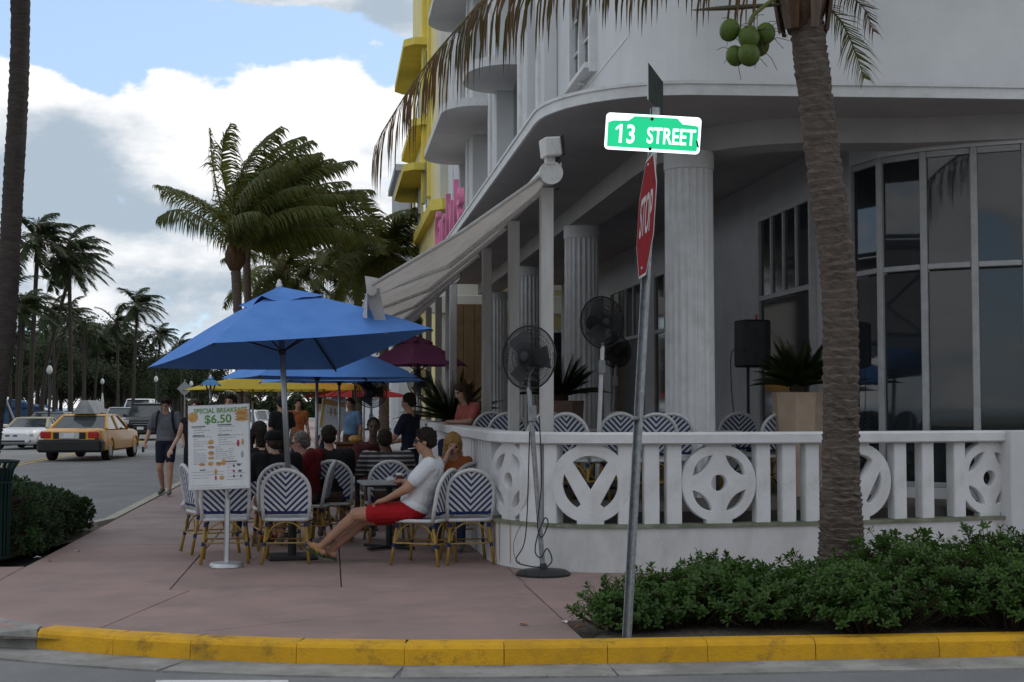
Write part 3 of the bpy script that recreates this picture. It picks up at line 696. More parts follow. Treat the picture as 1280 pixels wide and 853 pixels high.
# far buildings
FARG = mat('far_grey_stucco', (.42, .43, .44), (.38, .39, .4), .5, .9)
def far_building(px0, px1, ytop, Z, name, label, m, floors=4):
    a, c = P(px0, 500, Z), P(px1, 500, Z); top = P(px0, ytop, Z).z
    t = thing(name, label, 'building', ((a.x + c.x) / 2, a.y, 0), group=None); w_ = abs(c.x - a.x)
    MB().box((0, 4, top / 2), (w_, 8, top)).build('wall', m, t); MB().box((0, 4, top + .15), (w_ + .4, 8.4, .3)).build('parapet', m, t)
    for f in range(floors):
        for j in range(max(1, int(w_ / 2.6))):
            MB().box((-w_ / 2 + 1.3 + j * 2.6, -.03, top - 1.8 - f * 3.1), (1.5, .1, 1.5)).build('window', PANEO, t)
    return t
far_building(498, 540, 214, 66, 'grey_building', 'plain grey building beyond the yellow hotel', FARG, 3)
far_building(408, 445, 368, 150, 'pale_tower', 'distant pale grey apartment block down the street', mat('far_white', (.55, .56, .58), (.5, .51, .53), .5, .9), 4)
far_building(440, 500, 395, 100, 'low_white_building', 'low white building behind the palms far down the pavement', mat('far_white', (.55, .56, .58)), 2)

# pink neon name on the canopy edge
PINK = mat('pink_sign_letters', (.80, .26, .42), (.70, .2, .36), 3, .6)
sg = thing('hotel_sign', 'row of pink standing letters on the edge of the white canopy', 'sign', (2.42, 29.2, ZT))
word = 'Carlyle'; ywid = 6.6
for i, ch in enumerate(word):
    me = text_mesh(ch, 1.35, .05); me.materials.append(PINK)
    o = link('letter', me, sg); zz = .60
    # read from the street: first letter farthest down the street
    y = ywid / 2 - ywid * (i + .5) / len(word)
    o.matrix_local = Matrix.Translation((0, y, zz)) @ Matrix(((0, 0, -1, 0), (-1, 0, 0, 0), (0, 1, 0, 0), (0, 0, 0, 1)))
MB().box((.02, 0, .06), (.06, ywid + .2, .05)).build('letter_rail', ALU, sg)

# unseen block behind the viewpoint, added to shade the terrace and darken the windows
acr = thing('added_opposite_building', 'unseen cream apartment block across the side street, added to shade the terrace', 'building', (9, -16, 0))
MB().box((2, -5, 6.5), (20, 14, 13)).build('wall', CRM, acr)
for f in range(4):
    for j in range(6): MB().box((-6.4 + j * 3.3, 2.02, 2.2 + f * 3.0), (1.6, .1, 1.7)).build('window', PANEO, acr)
for f in range(3): MB().box((2, 2.5, 3.9 + f * 3.0), (20, 1.0, .2)).build('eyebrow', WHITE, acr)
# ================================================================ FURNITURE
NAVY = (.016, .028, .10)
def chevron_mat():
    m = bpy.data.materials.new('chevron_weave'); m.use_nodes = True; n = m.node_tree.nodes; l = m.node_tree.links; b = n['Principled BSDF']
    tcn = n.new('ShaderNodeTexCoord'); sp = n.new('ShaderNodeSeparateXYZ'); l.new(tcn.outputs['Object'], sp.inputs[0])
    def mth(op, a, c=None):
        q = n.new('ShaderNodeMath'); q.operation = op
        for i, x in enumerate((a, c)):
            if x is None: continue
            if isinstance(x, (int, float)): q.inputs[i].default_value = x
            else: l.new(x, q.inputs[i])
        return q.outputs[0]
    ax = mth('ABSOLUTE', sp.outputs[0]); yz = mth('ADD', sp.outputs[2], mth('MULTIPLY', sp.outputs[1], .95))
    v = mth('SUBTRACT', yz, mth('MULTIPLY', ax, .85)); s = mth('SINE', mth('MULTIPLY', v, 2 * math.pi / .052))
    st = mth('GREATER_THAN', s, -.05)
    mi = n.new('ShaderNodeMix'); mi.data_type = 'RGBA'; mi.inputs[6].default_value = (*NAVY, 1); mi.inputs[7].default_value = (.56, .57, .58, 1); l.new(st, mi.inputs[0])
    nz = n.new('ShaderNodeTexNoise'); nz.inputs['Scale'].default_value = 60; l.new(tcn.outputs['Object'], nz.inputs[0])
    m2 = n.new('ShaderNodeMix'); m2.data_type = 'RGBA'; m2.blend_type = 'MULTIPLY'; m2.inputs[0].default_value = .45; l.new(mi.outputs[2], m2.inputs[6]); l.new(nz.outputs['Color'], m2.inputs[7])
    l.new(mi.outputs[2], b.inputs['Base Color']); b.inputs['Roughness'].default_value = .6
    w = n.new('ShaderNodeTexWave'); w.inputs['Scale'].default_value = 60; l.new(tcn.outputs['Object'], w.inputs[0]); bp = n.new('ShaderNodeBump'); bp.inputs['Strength'].default_value = .3; bp.inputs['Distance'].default_value = .004
    l.new(w.outputs['Fac'], bp.inputs['Height']); l.new(bp.outputs[0], b.inputs['Normal']); return m
CHEV = chevron_mat()
RIM = mat('white_woven_rim', (.62, .62, .61), (.5, .5, .5), 40, .6, .3, 90)
BAMB = mat('bamboo_look_legs', (.38, .24, .05), (.26, .16, .035), 9, .45, stretch=(1, 1, .4))
BLUEW = mat('navy_wrap', (.018, .032, .12), (.012, .02, .08), 30, .6)
def make_chair():
    t = thing('bistro_chair', 'x', 'chair', group='woven bistro chairs of the terrace cafe')
    # backrest: cupped arch
    W, z0, z1 = .235, .50, .945
    def bp(x, z): return (x, -.215 - .10 * (z - .45) / .5 + .32 * x * x, z)
    rows = 14; vs = []; fs = []; cols = 10; outline = []
    def halfw(z):
        zc = z1 - .22
        return W if z < zc else W * math.sqrt(max(0, 1 - ((z - zc) / .22) ** 2))
    for i in range(rows + 1):
        z = lerp(.53, z1 - .002, 1 - (1 - i / rows) ** 1.5); h = max(halfw(z), .012)
        for j in range(cols + 1): x = lerp(-h, h, j / cols); vs.append(bp(x, z))
    for i in range(rows):
        for j in range(cols): a = i * (cols + 1) + j; fs.append((a, a + 1, a + cols + 2, a + cols + 1))
    b = MB(); o = len(vs); th = [(x, y - .014, z) for x, y, z in vs]
    b.add(vs, fs); b.add(th, [f[::-1] for f in fs])
    back = b.build('backrest', CHEV, t, smooth=True)
    pts = [bp(-W * .93, .46), bp(-W, .56)]
    for i in range(1, 16): a = math.pi - math.pi * i / 16; pts.append(bp(W * math.cos(a), z1 - .22 + .22 * math.sin(a)))
    pts = [bp(-W * .94, .44), bp(-W, .6)] + [bp(W * math.cos(math.pi - math.pi * i / 16), z1 - .22 + .22 * math.sin(math.pi - math.pi * i / 16)) for i in range(17)] + [bp(W, .6), bp(W * .94, .44)]
    MB().tube([(x, y - .007, z) for x, y, z in pts], .021, 7).build('back_rim', RIM, back, smooth=True)
    MB().box((0, -.225, .525), (.43, .02, .045), 0, .006).build('back_band', BLUEW, back)
    # seat
    so_ = [(x * .235, y * .225 + .0) for x, y in circ(0, 0, 1.0, 4)]
    seatp = []
    for a in range(24):
        an = 2 * math.pi * a / 24; c_, s_ = math.cos(an), math.sin(an); k = .235 / max(abs(c_), abs(s_)) ** .72
        seatp.append((c_ * k * (1 + .05 * s_), s_ * k))
    seat = MB().prism([(x * .96, y * .96) for x, y in seatp], .435, .452).build('seat', CHEV, t)
    MB().tube([(x, y, .443) for x, y in seatp + seatp[:1]], .019, 7, caps=False).build('seat_rim', RIM, seat, smooth=True)
    for sx in (-1, 1):
        for (fy, bz) in ((1, 0), (-1, 0)):
            top = Vector((sx * .19, fy * .19, .435)); bot = Vector((sx * .235, fy * .245 if fy > 0 else -.275, 0))
            g = MB().tube([top, top.lerp(bot, .5), bot], [.0155, .0155, .0165], 8).build('leg', BAMB, t, smooth=True)
            for zf in (.06, .5): q = top.lerp(bot, zf); q2 = top.lerp(bot, zf + .09); MB().tube([q, q2], .019, 8).build('wrap', BLUEW, g)
        MB().tube([(sx * .213, .215, .22), (sx * .213, -.23, .22)], .009, 6).build('stretcher', BAMB, t)
        arcp = [(sx * .205, .2 * math.cos(a) - .005, .24 + .18 * math.sin(a)) for a in [math.pi * i / 8 for i in range(9)]]
        MB().tube(arcp, .008, 6).build('brace', BAMB, t)
    MB().tube([(-.21, .22, .21), (.21, .22, .21)], .009, 6).build('stretcher', BAMB, t); MB().tube([(-.21, -.235, .21), (.21, -.235, .21)], .009, 6).build('stretcher', BAMB, t)
    arcp = [(.19 * math.cos(a), -.232, .24 + .18 * math.sin(a)) for a in [math.pi * i / 8 for i in range(9)]]
    MB().tube(arcp, .008, 6).build('brace', BAMB, t)
    return t
chair0 = make_chair(); used = [False]
def chair(px, Z, rz, label, z=0.0, dxy=(0, 0), group=None):
    """rz: heading of the sitter, degrees; 0 faces down the street, 90 faces the road"""
    q = P(px, 500, Z)
    if not used[0]: used[0] = True; c = chair0; c.location = (q.x, q.y, z); c.rotation_euler = (0, 0, R(rz)); c['label'] = label; return c
    return dup(chair0, (q.x, q.y, z), R(rz), label, group)
chair(361, 14.35, -3, 'blue and white chevron bistro chair right behind the umbrella pole')
chair(583, 14.3, 4, 'empty chevron bistro chair standing against the curved terrace wall')
chair(284, 14.35, 2, 'chevron bistro chair standing behind the menu board stand')
chair(266, 15.3, -70, 'chevron bistro chair turned sideways beside the menu board')
chair(416, 16.6, -2, 'chevron bistro chair under the person in the plain black shirt')
chair(484, 16.5, 5, 'chevron bistro chair under the person in the striped shirt')
c4 = chair(529, 14.15, 62, 'chevron bistro chair carrying the man in red shorts')
chair(440, 20.2, -65, 'chevron bistro chair by the far table, turned to the terrace')
chair(452, 19.3, -60, 'chevron bistro chair beside the dark-shirted waiter')
chair(572, 15.9, 30, 'chevron bistro chair under the blonde woman')
chair(470, 18.6, 185, 'chevron bistro chair under the person facing the camera in maroon')
chair(385, 16.2, 80, 'chevron bistro chair under the man in the red shirt')
chair(347, 15.7, 10, 'chevron bistro chair under the person in the black cap')
TG = 'chairs on the raised terrace'
for i, (px, Z, rz) in enumerate(((606, 19.2, 10), (629, 17.4, 5), (655, 15.5, 40), (702, 16.6, 0), (725, 15.3, -38), (766, 16.0, 5), (812, 15.3, 0), (836, 18.6, 20), (915, 17.4, 0), (958, 16.6, 15), (690, 19.5, 180), (780, 19.0, 180), (838, 15.6, -12))):
    chair(px, Z, rz, 'chevron bistro chair on the raised terrace behind the balustrade', ZF, group=TG)

TOPM = mat('table_top', (.42, .42, .42), (.34, .34, .34), 12, .35)
def make_table():
    t = thing('cafe_table', 'x', 'table', group='cafe tables on the pavement')
    top = MB().box((0, 0, .735), (.66, .66, .028), 0, .006).build('top', TOPM, t); MB().box((0, 0, .712), (.60, .60, .018)).build('under_frame', BLACK, t)
    MB().tube([(0, 0, .03), (0, 0, .71)], .035, 10).build('post', BLACK, t, auto=40)
    for a in range(4): MB().box((.17 * math.cos(a * math.pi / 2 + .78), .17 * math.sin(a * math.pi / 2 + .78), .028), (.36, .055, .03), a * math.pi / 2 + .78, .008).build('foot', BLACK, t)
    return t
tab0 = make_table(); first = [True]
def table(px, Z, rz, label, z=0.0):
    q = P(px, 500, Z)
    if first[0]: first[0] = False; tab0.location = (q.x, q.y, z); tab0.rotation_euler = (0, 0, R(rz)); tab0['label'] = label; return tab0
    return dup(tab0, (q.x, q.y, z), R(rz), label)
T1 = table(487, 15.6, 4, 'grey cafe table in front of the man in red shorts')
T2 = table(447, 17.9, 0, 'grey cafe table between the black shirt and the striped shirt')
T3 = table(345, 17.0, 0, 'grey cafe table between the seated people under the blue umbrella')
for px, Z in ((745, 17.4), (680, 17.8), (880, 16.4)): table(px, Z, 3, 'cafe table on the raised terrace among chairs', ZF)
# ---- cup and napkin on the near table
q = T1.location
cup = thing('paper_cup', 'brown takeaway cup with white lid in the smoking man hand', 'cup', (P(499, 590, 14.95).x, P(499, 590, 14.95).y, .742))
MB().lathe([(.028, 0), (.036, .105)], 14).build('body', mat('brown_card', (.16, .03, .025), (.12, .02, .02), 12, .7), cup, auto=40)
MB().lathe([(.039, .105), (.039, .118), (.033, .13)], 14).build('lid', WHITE2, cup, auto=40)
nap = MB().box((0, 0, .03), (.09, .06, .06), .3, .02); o = nap.build('napkin_holder', WHITE2); o.location = (P(488, 590, 15.4).x, P(488, 590, 15.4).y, .75); tag(o, 'small white napkin holder on the table edge', 'napkin holder')
for i, (px, Z) in enumerate(((452, 17.7), (512, 15.4), (440, 18.0))):
    g = thing('drinking_glass', ('clear glass on the table by the black shirt', 'clear glass near the cigarette smoker table edge', 'tall glass at the far side of the second table')[i], 'glass', (P(px, 580, Z).x, P(px, 580, Z).y, .75))
    MB().lathe([(.025, 0), (.034, .13), (.031, .13), (.023, .01)], 12, caps=False).build('bowl', mat('clear_glass', (.5, .53, .55), (.4, .43, .45), 5, .1, trans=.5), g, smooth=True)

# ---------------------------------------------------------------- umbrellas
UBL = mat('blue_canvas', (.12, .265, .62), (.10, .23, .56), 3, .85, .1, 80, trans=.015, detail=6, spec=.03)
STEEL = mat('brushed_pole', (.36, .37, .39), (.28, .29, .3), 8, .35, metal=.8, stretch=(1, 1, .2))
def umbrella(base, apex, corners, label, m, vent=.30, pole_r=.030, valance=0.0, n=8, tip=True, group='cafe umbrellas', plate=True):
    """canopy stretched over ribs from the apex to the given corner points, with a raised wind vent"""
    t = thing('cafe_umbrella', label, 'umbrella', (base.x, base.y, 0), group=group); O = Vector((base.x, base.y, 0))
    A = apex - O; C = [c - O for c in corners]; k = len(C); b = MB(); vs = []; fs = []
    for e in range(k):
        c0, c1 = C[e], C[(e + 1) % k]; o = len(vs)
        for i in range(n + 1):
            r = lerp(.12, 1, i / n)
            for j in range(n + 1):
                s = j / n; p = A.lerp(c0.lerp(c1, s), r); bulge = 4 * s * (1 - s)
                p = p + Vector((0, 0, -.012 * bulge * r + .035 * math.sin(math.pi * r)))
                ctr = Vector((A.x, A.y, p.z)); p = p.lerp(ctr, .02 * bulge * r * r)
                vs.append(p)
        for i in range(n):
            for j in range(n): a = o + i * (n + 1) + j; fs.append((a, a + n + 1, a + n + 2, a + 1))
    can = b.add(vs, fs).build('canopy', m, t, smooth=True)
    me = can.data; me.set_sharp_from_angle(angle=R(12))
    # vent cap
    b = MB(); vs = []; fs = []; cap = A + Vector((0, 0, .03))
    for e in range(k):
        c0, c1 = C[e], C[(e + 1) % k]; o = len(vs)
        for i in range(4):
            r = lerp(.0, vent, i / 3)
            for j in range(7):
                s = j / 6; p = cap.lerp(c0.lerp(c1, s) + Vector((0, 0, .18)), r); p.z += (-.05 * (4 * s * (1 - s)) + .018 * math.sin(s * 9 + e * 2)) * (i / 3)
                vs.append(p)
        for i in range(3):
            for j in range(6): a = o + i * 7 + j; fs.append((a, a + 7, a + 8, a + 1))
    b.add(vs, fs).build('vent_cap', m, can, smooth=True)
    top = A + Vector((0, 0, .02))
    MB().tube([(0, 0, .03), top.lerp(Vector((0, 0, .03)), .5), top], pole_r, 10).build('pole', STEEL, t, smooth=True)
    if tip: MB().lathe([(.0, -.01), (.03, 0), (.034, .03), (.02, .05), (.024, .065), (.0, .09)], 12, Matrix.Translation(top)).build('finial', WHITE2, t, smooth=True)
    hub = top.lerp(Vector((0, 0, .03)), .24)
    for e in range(k):
        MB().tube([A + Vector((0, 0, -.03)), A.lerp(C[e], .5) + Vector((0, 0, .015)), C[e] + Vector((0, 0, -.02))], .011, 6).build('rib', DARKM, t)
        MB().tube([hub, A.lerp(C[e], .5) + Vector((0, 0, -.01))], .009, 6).build('strut', DARKM, t)
    MB().lathe([(.035, -.03), (.04, 0), (.035, .03)], 10, Matrix.Translation(hub)).build('hub', DARKM, t)
    if plate:
        MB().box((0, 0, .02), (.5, .5, .035), .1, .01).build('base_plate', DARKM, t); MB().tube([(0, 0, .03), (0, 0, .46)], pole_r + .016, 12).build('sleeve', DARKM, t, auto=40)
    return t
ub = G(365, 698); uz = 14.5
umbrella(ub, P(349, 362, 14.5), [P(184, 460, 15.15), P(266, 429, 13.1), P(541, 411, 13.8), P(420, 462, 15.9)], 'large blue market umbrella with wind vent over the front tables', UBL, plate=True)
def std_umb(px, Z, Hap, Hev, r, rot, label, m, k=4, px_ap=None):
    g = P(px, 500, Z); ap = Vector((g.x, g.y, EYE + Hap)); cs = [Vector((g.x + r * math.cos(R(rot) + 2 * math.pi * i / k), g.y + r * math.sin(R(rot) + 2 * math.pi * i / k), EYE + Hev)) for i in range(k)]
    return umbrella(Vector((g.x, g.y, 0)), ap, cs, label, m, pole_r=.022)
UYE = mat('yellow_canvas', (.62, .46, .05), (.55, .40, .045), 3, .85, trans=.25); UPU = mat('purple_canvas', (.24, .07, .16), (.2, .055, .13), 3, .85, trans=.2)
URE = mat('red_canvas', (.5, .05, .05), (.42, .04, .05), 3, .85, trans=.25); UOR = mat('orange_canvas', (.68, .34, .03), (.6, .28, .03), 3, .85, trans=.25); ULB = mat('pale_blue_canvas', (.12, .32, .55), (.1, .27, .5), 3, .85, trans=.2)
std_umb(396, 19.6, .98, .40, 1.55, 62, 'second blue umbrella just beyond the large one', UBL)
std_umb(424, 23.8, .98, .42, 1.6, 60, 'third blue umbrella beyond the second menu board', UBL)
std_umb(263, 27.5, .52, .42, .26, 45, 'small furled pale blue umbrella near the kerb', ULB)
std_umb(455, 29.5, 1.05, .72, 1.1, 55, 'pale blue umbrella beside the purple one', ULB)
std_umb(316, 30, .66, .36, 1.75, 62, 'yellow umbrella at the kerb side of the pavement', UYE)
std_umb(405, 36, .62, .42, 1.9, 62, 'orange umbrella further down the pavement', UOR)
std_umb(352, 42, .75, .45, 1.9, 62, 'far yellow umbrella in front of the parked cars', UYE)
std_umb(444, 42, .6, .28, 1.9, 62, 'red umbrella low beside the far awnings', URE)
std_umb(522, 26.5, 1.30, .78, 1.05, 20, 'purple umbrella with double top behind the awning posts', UPU, 6)
# cream scalloped awning far along the terrace front
cr = thing('cream_awning', 'cream scalloped awning far along the terrace front', 'awning', tuple(P(480, 470, 34)))
b = MB(); nseg = 24; vs = []; fs = []
for i in range(nseg + 1):
    y = 3.2 * i / nseg
    for j in range(6):
        t = j / 5; a = t * math.pi / 2; vs.append((.75 * (1 - math.sin(a)) - .75 + .05 * math.sin(y * 8), y * 1.0, .33 * math.cos(a) + .06 * abs(math.sin(y * 5))))
for i in range(nseg):
    for j in range(5): a = i * 6 + j; fs.append((a, a + 6, a + 7, a + 1))
b.add(vs, fs).build('fabric', mat('cream_canvas', (.66, .56, .32), (.58, .48, .27), 3, .9, trans=.4), cr, smooth=True)
for y in (0, 1.6, 3.2): MB().tube([(-.75, y, 0), (.1, y, .0)], .02, 6).build('frame_bar', DARKM, cr)
for y in (.05, 3.15): MB().tube([(-.7, y, 0), (-.7, y, -2.3)], .025, 6).build('leg', DARKM, cr)

# ---------------------------------------------------------------- menu boards
PAPER = mat('menu_paper', (.62, .63, .64), (.56, .57, .58), 3, .45)
GRN = mat('menu_green', (.09, .26, .04), None, 5, .5); INK = mat('menu_ink', (.12, .12, .13), None, 5, .6); ORG = mat('menu_orange', (.55, .34, .10), (.38, .2, .08), 30, .5); PNK = mat('menu_berry', (.5, .05, .12), (.35, .03, .08), 30, .5); GRY = mat('menu_grey_text', (.34, .34, .36), None, 8, .6); BRN = mat('menu_toast', (.30, .13, .04), (.5, .3, .12), 25, .5)
mb = thing('menu_board', 'tall white breakfast menu board on a round chrome stand', 'menu board', tuple(G(283, 709)), R(-12))
BW, BH = .615, .83
pan = MB().box((0, 0, 0), (BW, .028, BH), 0, .004).build('panel', ALU, mb)
ctrp = P(274, 559, 13.72) - Vector(mb.location); ctrp = Matrix.Rotation(R(12), 3, 'Z') @ ctrp
pan.location = ctrp; pan.rotation_euler = (R(-5), R(-2.5), 0)
MB().box((0, -.0165, 0), (BW - .02, .004, BH - .02)).build('sheet', PAPER, pan)
def onpan(name, me, x, z, m, y=-.0205):
    me.materials.clear(); me.materials.append(m); o = link(name, me, pan); o.location = (x, y, z); o.rotation_euler = (R(90), 0, 0); return o
onpan('heading', text_mesh('SPECIAL BREAKFAST', .066, .0005, width=.9, offset=.001), 0.02, .355, GRN)
onpan('price', text_mesh('$6.50', .115, .0005, width=1.05, offset=.002), -.005, .27, GRN)
def patch(x, z, w, h, m, name='print'): 
    o = MB().box((x, -.0196, z), (w, .0012, h)).build(name, m, pan); return o
def disc(x, z, rx, rz_, m):
    me = MB().add([(rx * math.cos(a * .5236), 0, rz_ * math.sin(a * .5236)) for a in range(12)], [tuple(range(12))]).data('print', m); o = link('print', me, pan); o.location = (x, -.0212, z); return o
disc(-.255, .30, .05, .05, ORG)
MB().add([(-.262, .035, .0063), (-.238, .046, .0063), (-.238, .022, .0063), (-.262, .012, .0063)], [(0, 1, 2, 3)]) if False else None
for i in range(4): disc(.235, .262 + i * .028, .07, .018, (BRN, ORG)[i % 2])
rr = random.Random(3)
b = MB()
def lines(x0, x1, z0, z1, step, hh=.006):
    z = z0
    while z > z1:
        x = x0
        while x < x1 - .02:
            w_ = rr.uniform(.012, .04); w_ = min(w_, x1 - x); b.box((x + w_ / 2, -.0199, z), (w_, .001, hh)); x += w_ + .007
            if rr.random() < .12: break
        z -= step
lines(-.25, -.06, .19, .0, .022); lines(.0, .25, .20, .02, .022); lines(-.25, -.12, -.02, -.17, .02); lines(-.03, .10, -.0, -.13, .022); lines(.10, .17, -.02, -.13, .02); lines(-.26, .05, -.24, -.33, .028, .005); lines(.08, .26, -.17, -.33, .03, .005); lines(-.28, .27, -.37, -.40, .022, .004)
b.build('small_print', GRY, pan)['kind'] = 'stuff'
b = MB()
for (x, z, w_) in ((-.2, .205, .14), (.06, .215, .14), (-.2, .115, .12), (.05, .115, .12), (.12, -.145, .12), (-.16, -.22, .06)): b.box((x, -.0203, z), (w_, .001, .010))
b.build('small_heading', INK, pan)
for (x, z, rx, rz_, m) in ((-.075, .05, .028, .022, ORG), (-.075, .0, .035, .014, BRN), (-.075, -.06, .028, .022, BRN), (-.075, -.105, .032, .013, ORG), (-.165, -.165, .032, .014, BRN), (-.08, -.16, .028, .02, ORG), (0, -.165, .03, .02, BRN), (.05, -.15, .024, .03, ORG), (.195, .03, .014, .035, PNK), (.24, .04, .012, .032, ORG), (.235, -.08, .014, .035, GRY), (-.03, -.24, .016, .026, ORG), (.03, -.3, .024, .02, ORG), (-.03, -.3, .01, .024, PNK), (.15, -.19, .011, .014, INK), (.15, -.24, .011, .014, PNK), (.15, -.29, .011, .014, INK), (.2, -.18, .02, .012, INK), (.21, -.24, .02, .012, INK), (.22, -.29, .01, .012, INK)): disc(x, z, rx, rz_, m)
MB().tube([(0, .0, .03), (0, .02, .66)], .04, 12, flat=.6).build('post', ALU, mb, auto=40)
MB().tube([(0, .02, .6), (ctrp.x * .5, .03, 1.0)], .02, 8).build('upper_post', ALU, mb, auto=40)
MB().lathe([(.165, 0), (.17, .008), (.165, .03), (.15, .045), (.03, .055)], 28).build('foot', ALU, mb, auto=40)
m2 = thing('menu_board', 'far tilted menu board with orange heading on an easel', 'menu board', tuple(P(416, 520, 24) * 1.0)); m2.location.z = 0; m2.rotation_euler = (0, 0, R(8))
zc = P(416, 518, 24).z
pn = MB().box((0, 0, 0), (.42, .03, .52), 0, .004).build('panel', PAPER, m2); pn.location = (0, 0, zc); pn.rotation_euler = (R(-12), R(9), 0)
MB().box((0, -.018, .19), (.36, .006, .09)).build('heading', ORG, pn); MB().box((-.18, -.018, 0), (.04, .006, .5)).build('border', mat('menu_yellow', (.6, .42, .05), None), pn); MB().box((.02, -.018, .02), (.25, .006, .02)).build('small_heading', GRY, pn)
for sx in (-1, 1): MB().tube([(sx * .03, 0, zc + .1), (sx * .2, -.12, 0)], .014, 6).build('leg', BRN, m2)
MB().tube([(0, .03, zc + .1), (0, .35, 0)], .014, 6).build('leg', BRN, m2)

# ---------------------------------------------------------------- pedestal fans
CAGE = mat('fan_cage_wire', (.035, .036, .038), (.03, .03, .032), 10, .5, metal=.4)
BLADE = mat('fan_blade', (.09, .09, .095), (.07, .07, .075), 8, .4)
def fan_head(parent, loc, aim, r, wires=100):
    h = link('fan_head', None, parent); h.location = loc; h.rotation_euler = Vector(aim).to_track_quat('Z', 'Y').to_euler()
    b = MB()
    for side in (1, -1):
        dep = .085 if side > 0 else -.10
        for i in range(wires):
            a = 2 * math.pi * i / wires; pts = []
            for j in range(7):
                t = j / 6; rr_ = lerp(.05, r, t); a2 = a + .35 * (1 - t); pts.append((rr_ * math.cos(a2), rr_ * math.sin(a2), dep * (1 - t ** 3)))
            b.tube(pts, .0021, 3, caps=False)
        for q in (.35, .55, .72, .86): b.tube([(lerp(.05, r, q) * math.cos(x), lerp(.05, r, q) * math.sin(x), dep * (1 - q ** 3)) for x in [2 * math.pi * j / 36 for j in range(37)]], .0022, 4, caps=False)
    b.tube([(r * math.cos(x), r * math.sin(x), 0) for x in [2 * math.pi * j / 40 for j in range(41)]], .009, 6, caps=False)
    b.lathe([(.055, .08), (.058, .088), (.03, .095)], 16); b.build('cage', CAGE, h, smooth=True)
    MB().lathe([(.045, .03), (.05, -.02), (.09, -.06), (.095, -.2), (.07, -.25), (.02, -.26)], 18).build('motor', BLACK, h, auto=35)
    for kx in range(3):
        vs = []; fs = []
        for i in range(6):
            t = i / 5; rr_ = lerp(.04, r * .88, t); w_ = lerp(.05, .15, t ** .7)
            for s_ in (-1, 1): an = 2 * math.pi * kx / 3 + s_ * w_ / max(rr_, .1) * .75; vs.append((rr_ * math.cos(an), rr_ * math.sin(an), s_ * lerp(.02, .035, t) + .02))
        for i in range(5): fs.append((2 * i, 2 * i + 1, 2 * i + 3, 2 * i + 2))
        MB().add(vs, fs).build('blade', BLADE, h, smooth=True)
    return h
def fan(loc, height, aim, r, label, tall_base=True, pole_m=GALV, lean=(0, 0), z=0.0):
    t = thing('pedestal_fan', label, 'fan', (loc.x, loc.y, z), group='pedestal fans')
    hz = height - z; top = Vector((lean[0], lean[1], hz - r * .95))
    MB().tube([(0, 0, .03), top], .024, 10).build('pole', pole_m, t, auto=40)
    MB().tube([top, top + Vector((.0, .0, .12)), Vector((lean[0], lean[1], hz)) - Vector(aim).normalized() * .17], .018, 8).build('neck', pole_m, t)
    MB().lathe([(.255, 0), (.258, .02), (.22, .045), (.04, .06), (.03, .11)], 30).build('foot', DARKM, t, auto=40)
    bx = MB().box((lean[0] * .8 - .0, lean[1] * .8 - .035, (hz - r) * .80 + .12), (.075, .06, .15), 0, .008).build('switch_box', GALV, t)
    fan_head(t, (lean[0], lean[1], hz), aim, r); return t
fp = P(679, 600, 13.2); fp.z = 0; ft = P(655, 447, 13.2)
f1 = fan(fp, ft.z, (-.62, -.72, .02), .30, 'tall pedestal fan with grey cage on the pavement by the curved wall', lean=(ft.x - fp.x + .05, .05))
# slack cable wound round the pole and running to the balustrade
CAB = mat('cable_rubber', (.03, .03, .032), None, 6, .6)
def cable(pts, r, par, name='cable'):
    pts = smooth_path3([Vector(p) for p in pts]); return MB().tube(pts, r, 6).build(name, CAB, par, smooth=True)
def smooth_path3(V, k=7):
    out = []; n = len(V)
    for i in range(n - 1):
        p0 = V[max(i - 1, 0)]; p1 = V[i]; p2 = V[i + 1]; p3 = V[min(i + 2, n - 1)]
        for j in range(k):
            t = j / k; out.append(.5 * ((2 * p1) + (p2 - p0) * t + (2 * p0 - 5 * p1 + 4 * p2 - p3) * t * t + (3 * p1 - p0 - 3 * p2 + p3) * t ** 3))
    out.append(V[-1]); return out
O = Vector(f1.location)
cable([P(674, 520, 13.16) - O, P(677, 600, 13.16) - O, P(672, 655, 13.16) - O, P(677, 672, 13.12) - O, P(685, 655, 13.12) - O, P(681, 648, 13.12) - O, P(672, 670, 13.12) - O, P(669, 690, 13.12) - O, P(676, 697, 13.12) - O, P(684, 686, 13.12) - O, P(690, 700, 13.12) - O, P(684, 709, 13.12) - O], .006, f1)
cable([P(662, 540, 13.2) - O, P(659, 640, 13.2) - O, P(655, 680, 13.2) - O, P(645, 701, 13.15) - O, P(662, 708, 13.15) - O, P(676, 709, 13.15) - O], .006, f1)
cable([P(652, 655, 13.2) - O, P(643, 675, 13.2) - O, P(643, 695, 13.15) - O, P(650, 704, 13.15) - O], .003, f1)
def fan_on_terrace(px, py, Z, aim, r, label, m=GALV):
    q = P(px, py, Z); g = P(px - (8 if px > 700 else 0), 500, Z + .1); return fan(Vector((g.x, g.y, 0)), q.z, aim, r, label, lean=(q.x - g.x, q.y - g.y), z=ZF, pole_m=m)
f2 = fan_on_terrace(753, 403, 15.6, (.35, -.93, .0), .285, 'pedestal fan on the terrace between the fluted columns', WHITE2)
fan_on_terrace(770, 440, 21, (.2, -.95, 0), .24, 'smaller fan standing deep on the terrace behind the first terrace fan')
gp = P(464, 500, 24); fan(Vector((gp.x, gp.y, 0)), P(470, 490, 24).z, (-.1, -.98, -.05), .27, 'black fan on the pavement beyond the waiter')
gp = P(505, 500, 26); fan(Vector((gp.x + .3, gp.y, 0)), P(513, 478, 26).z, (-.4, -.9, 0), .25, 'dark fan under the purple umbrella')

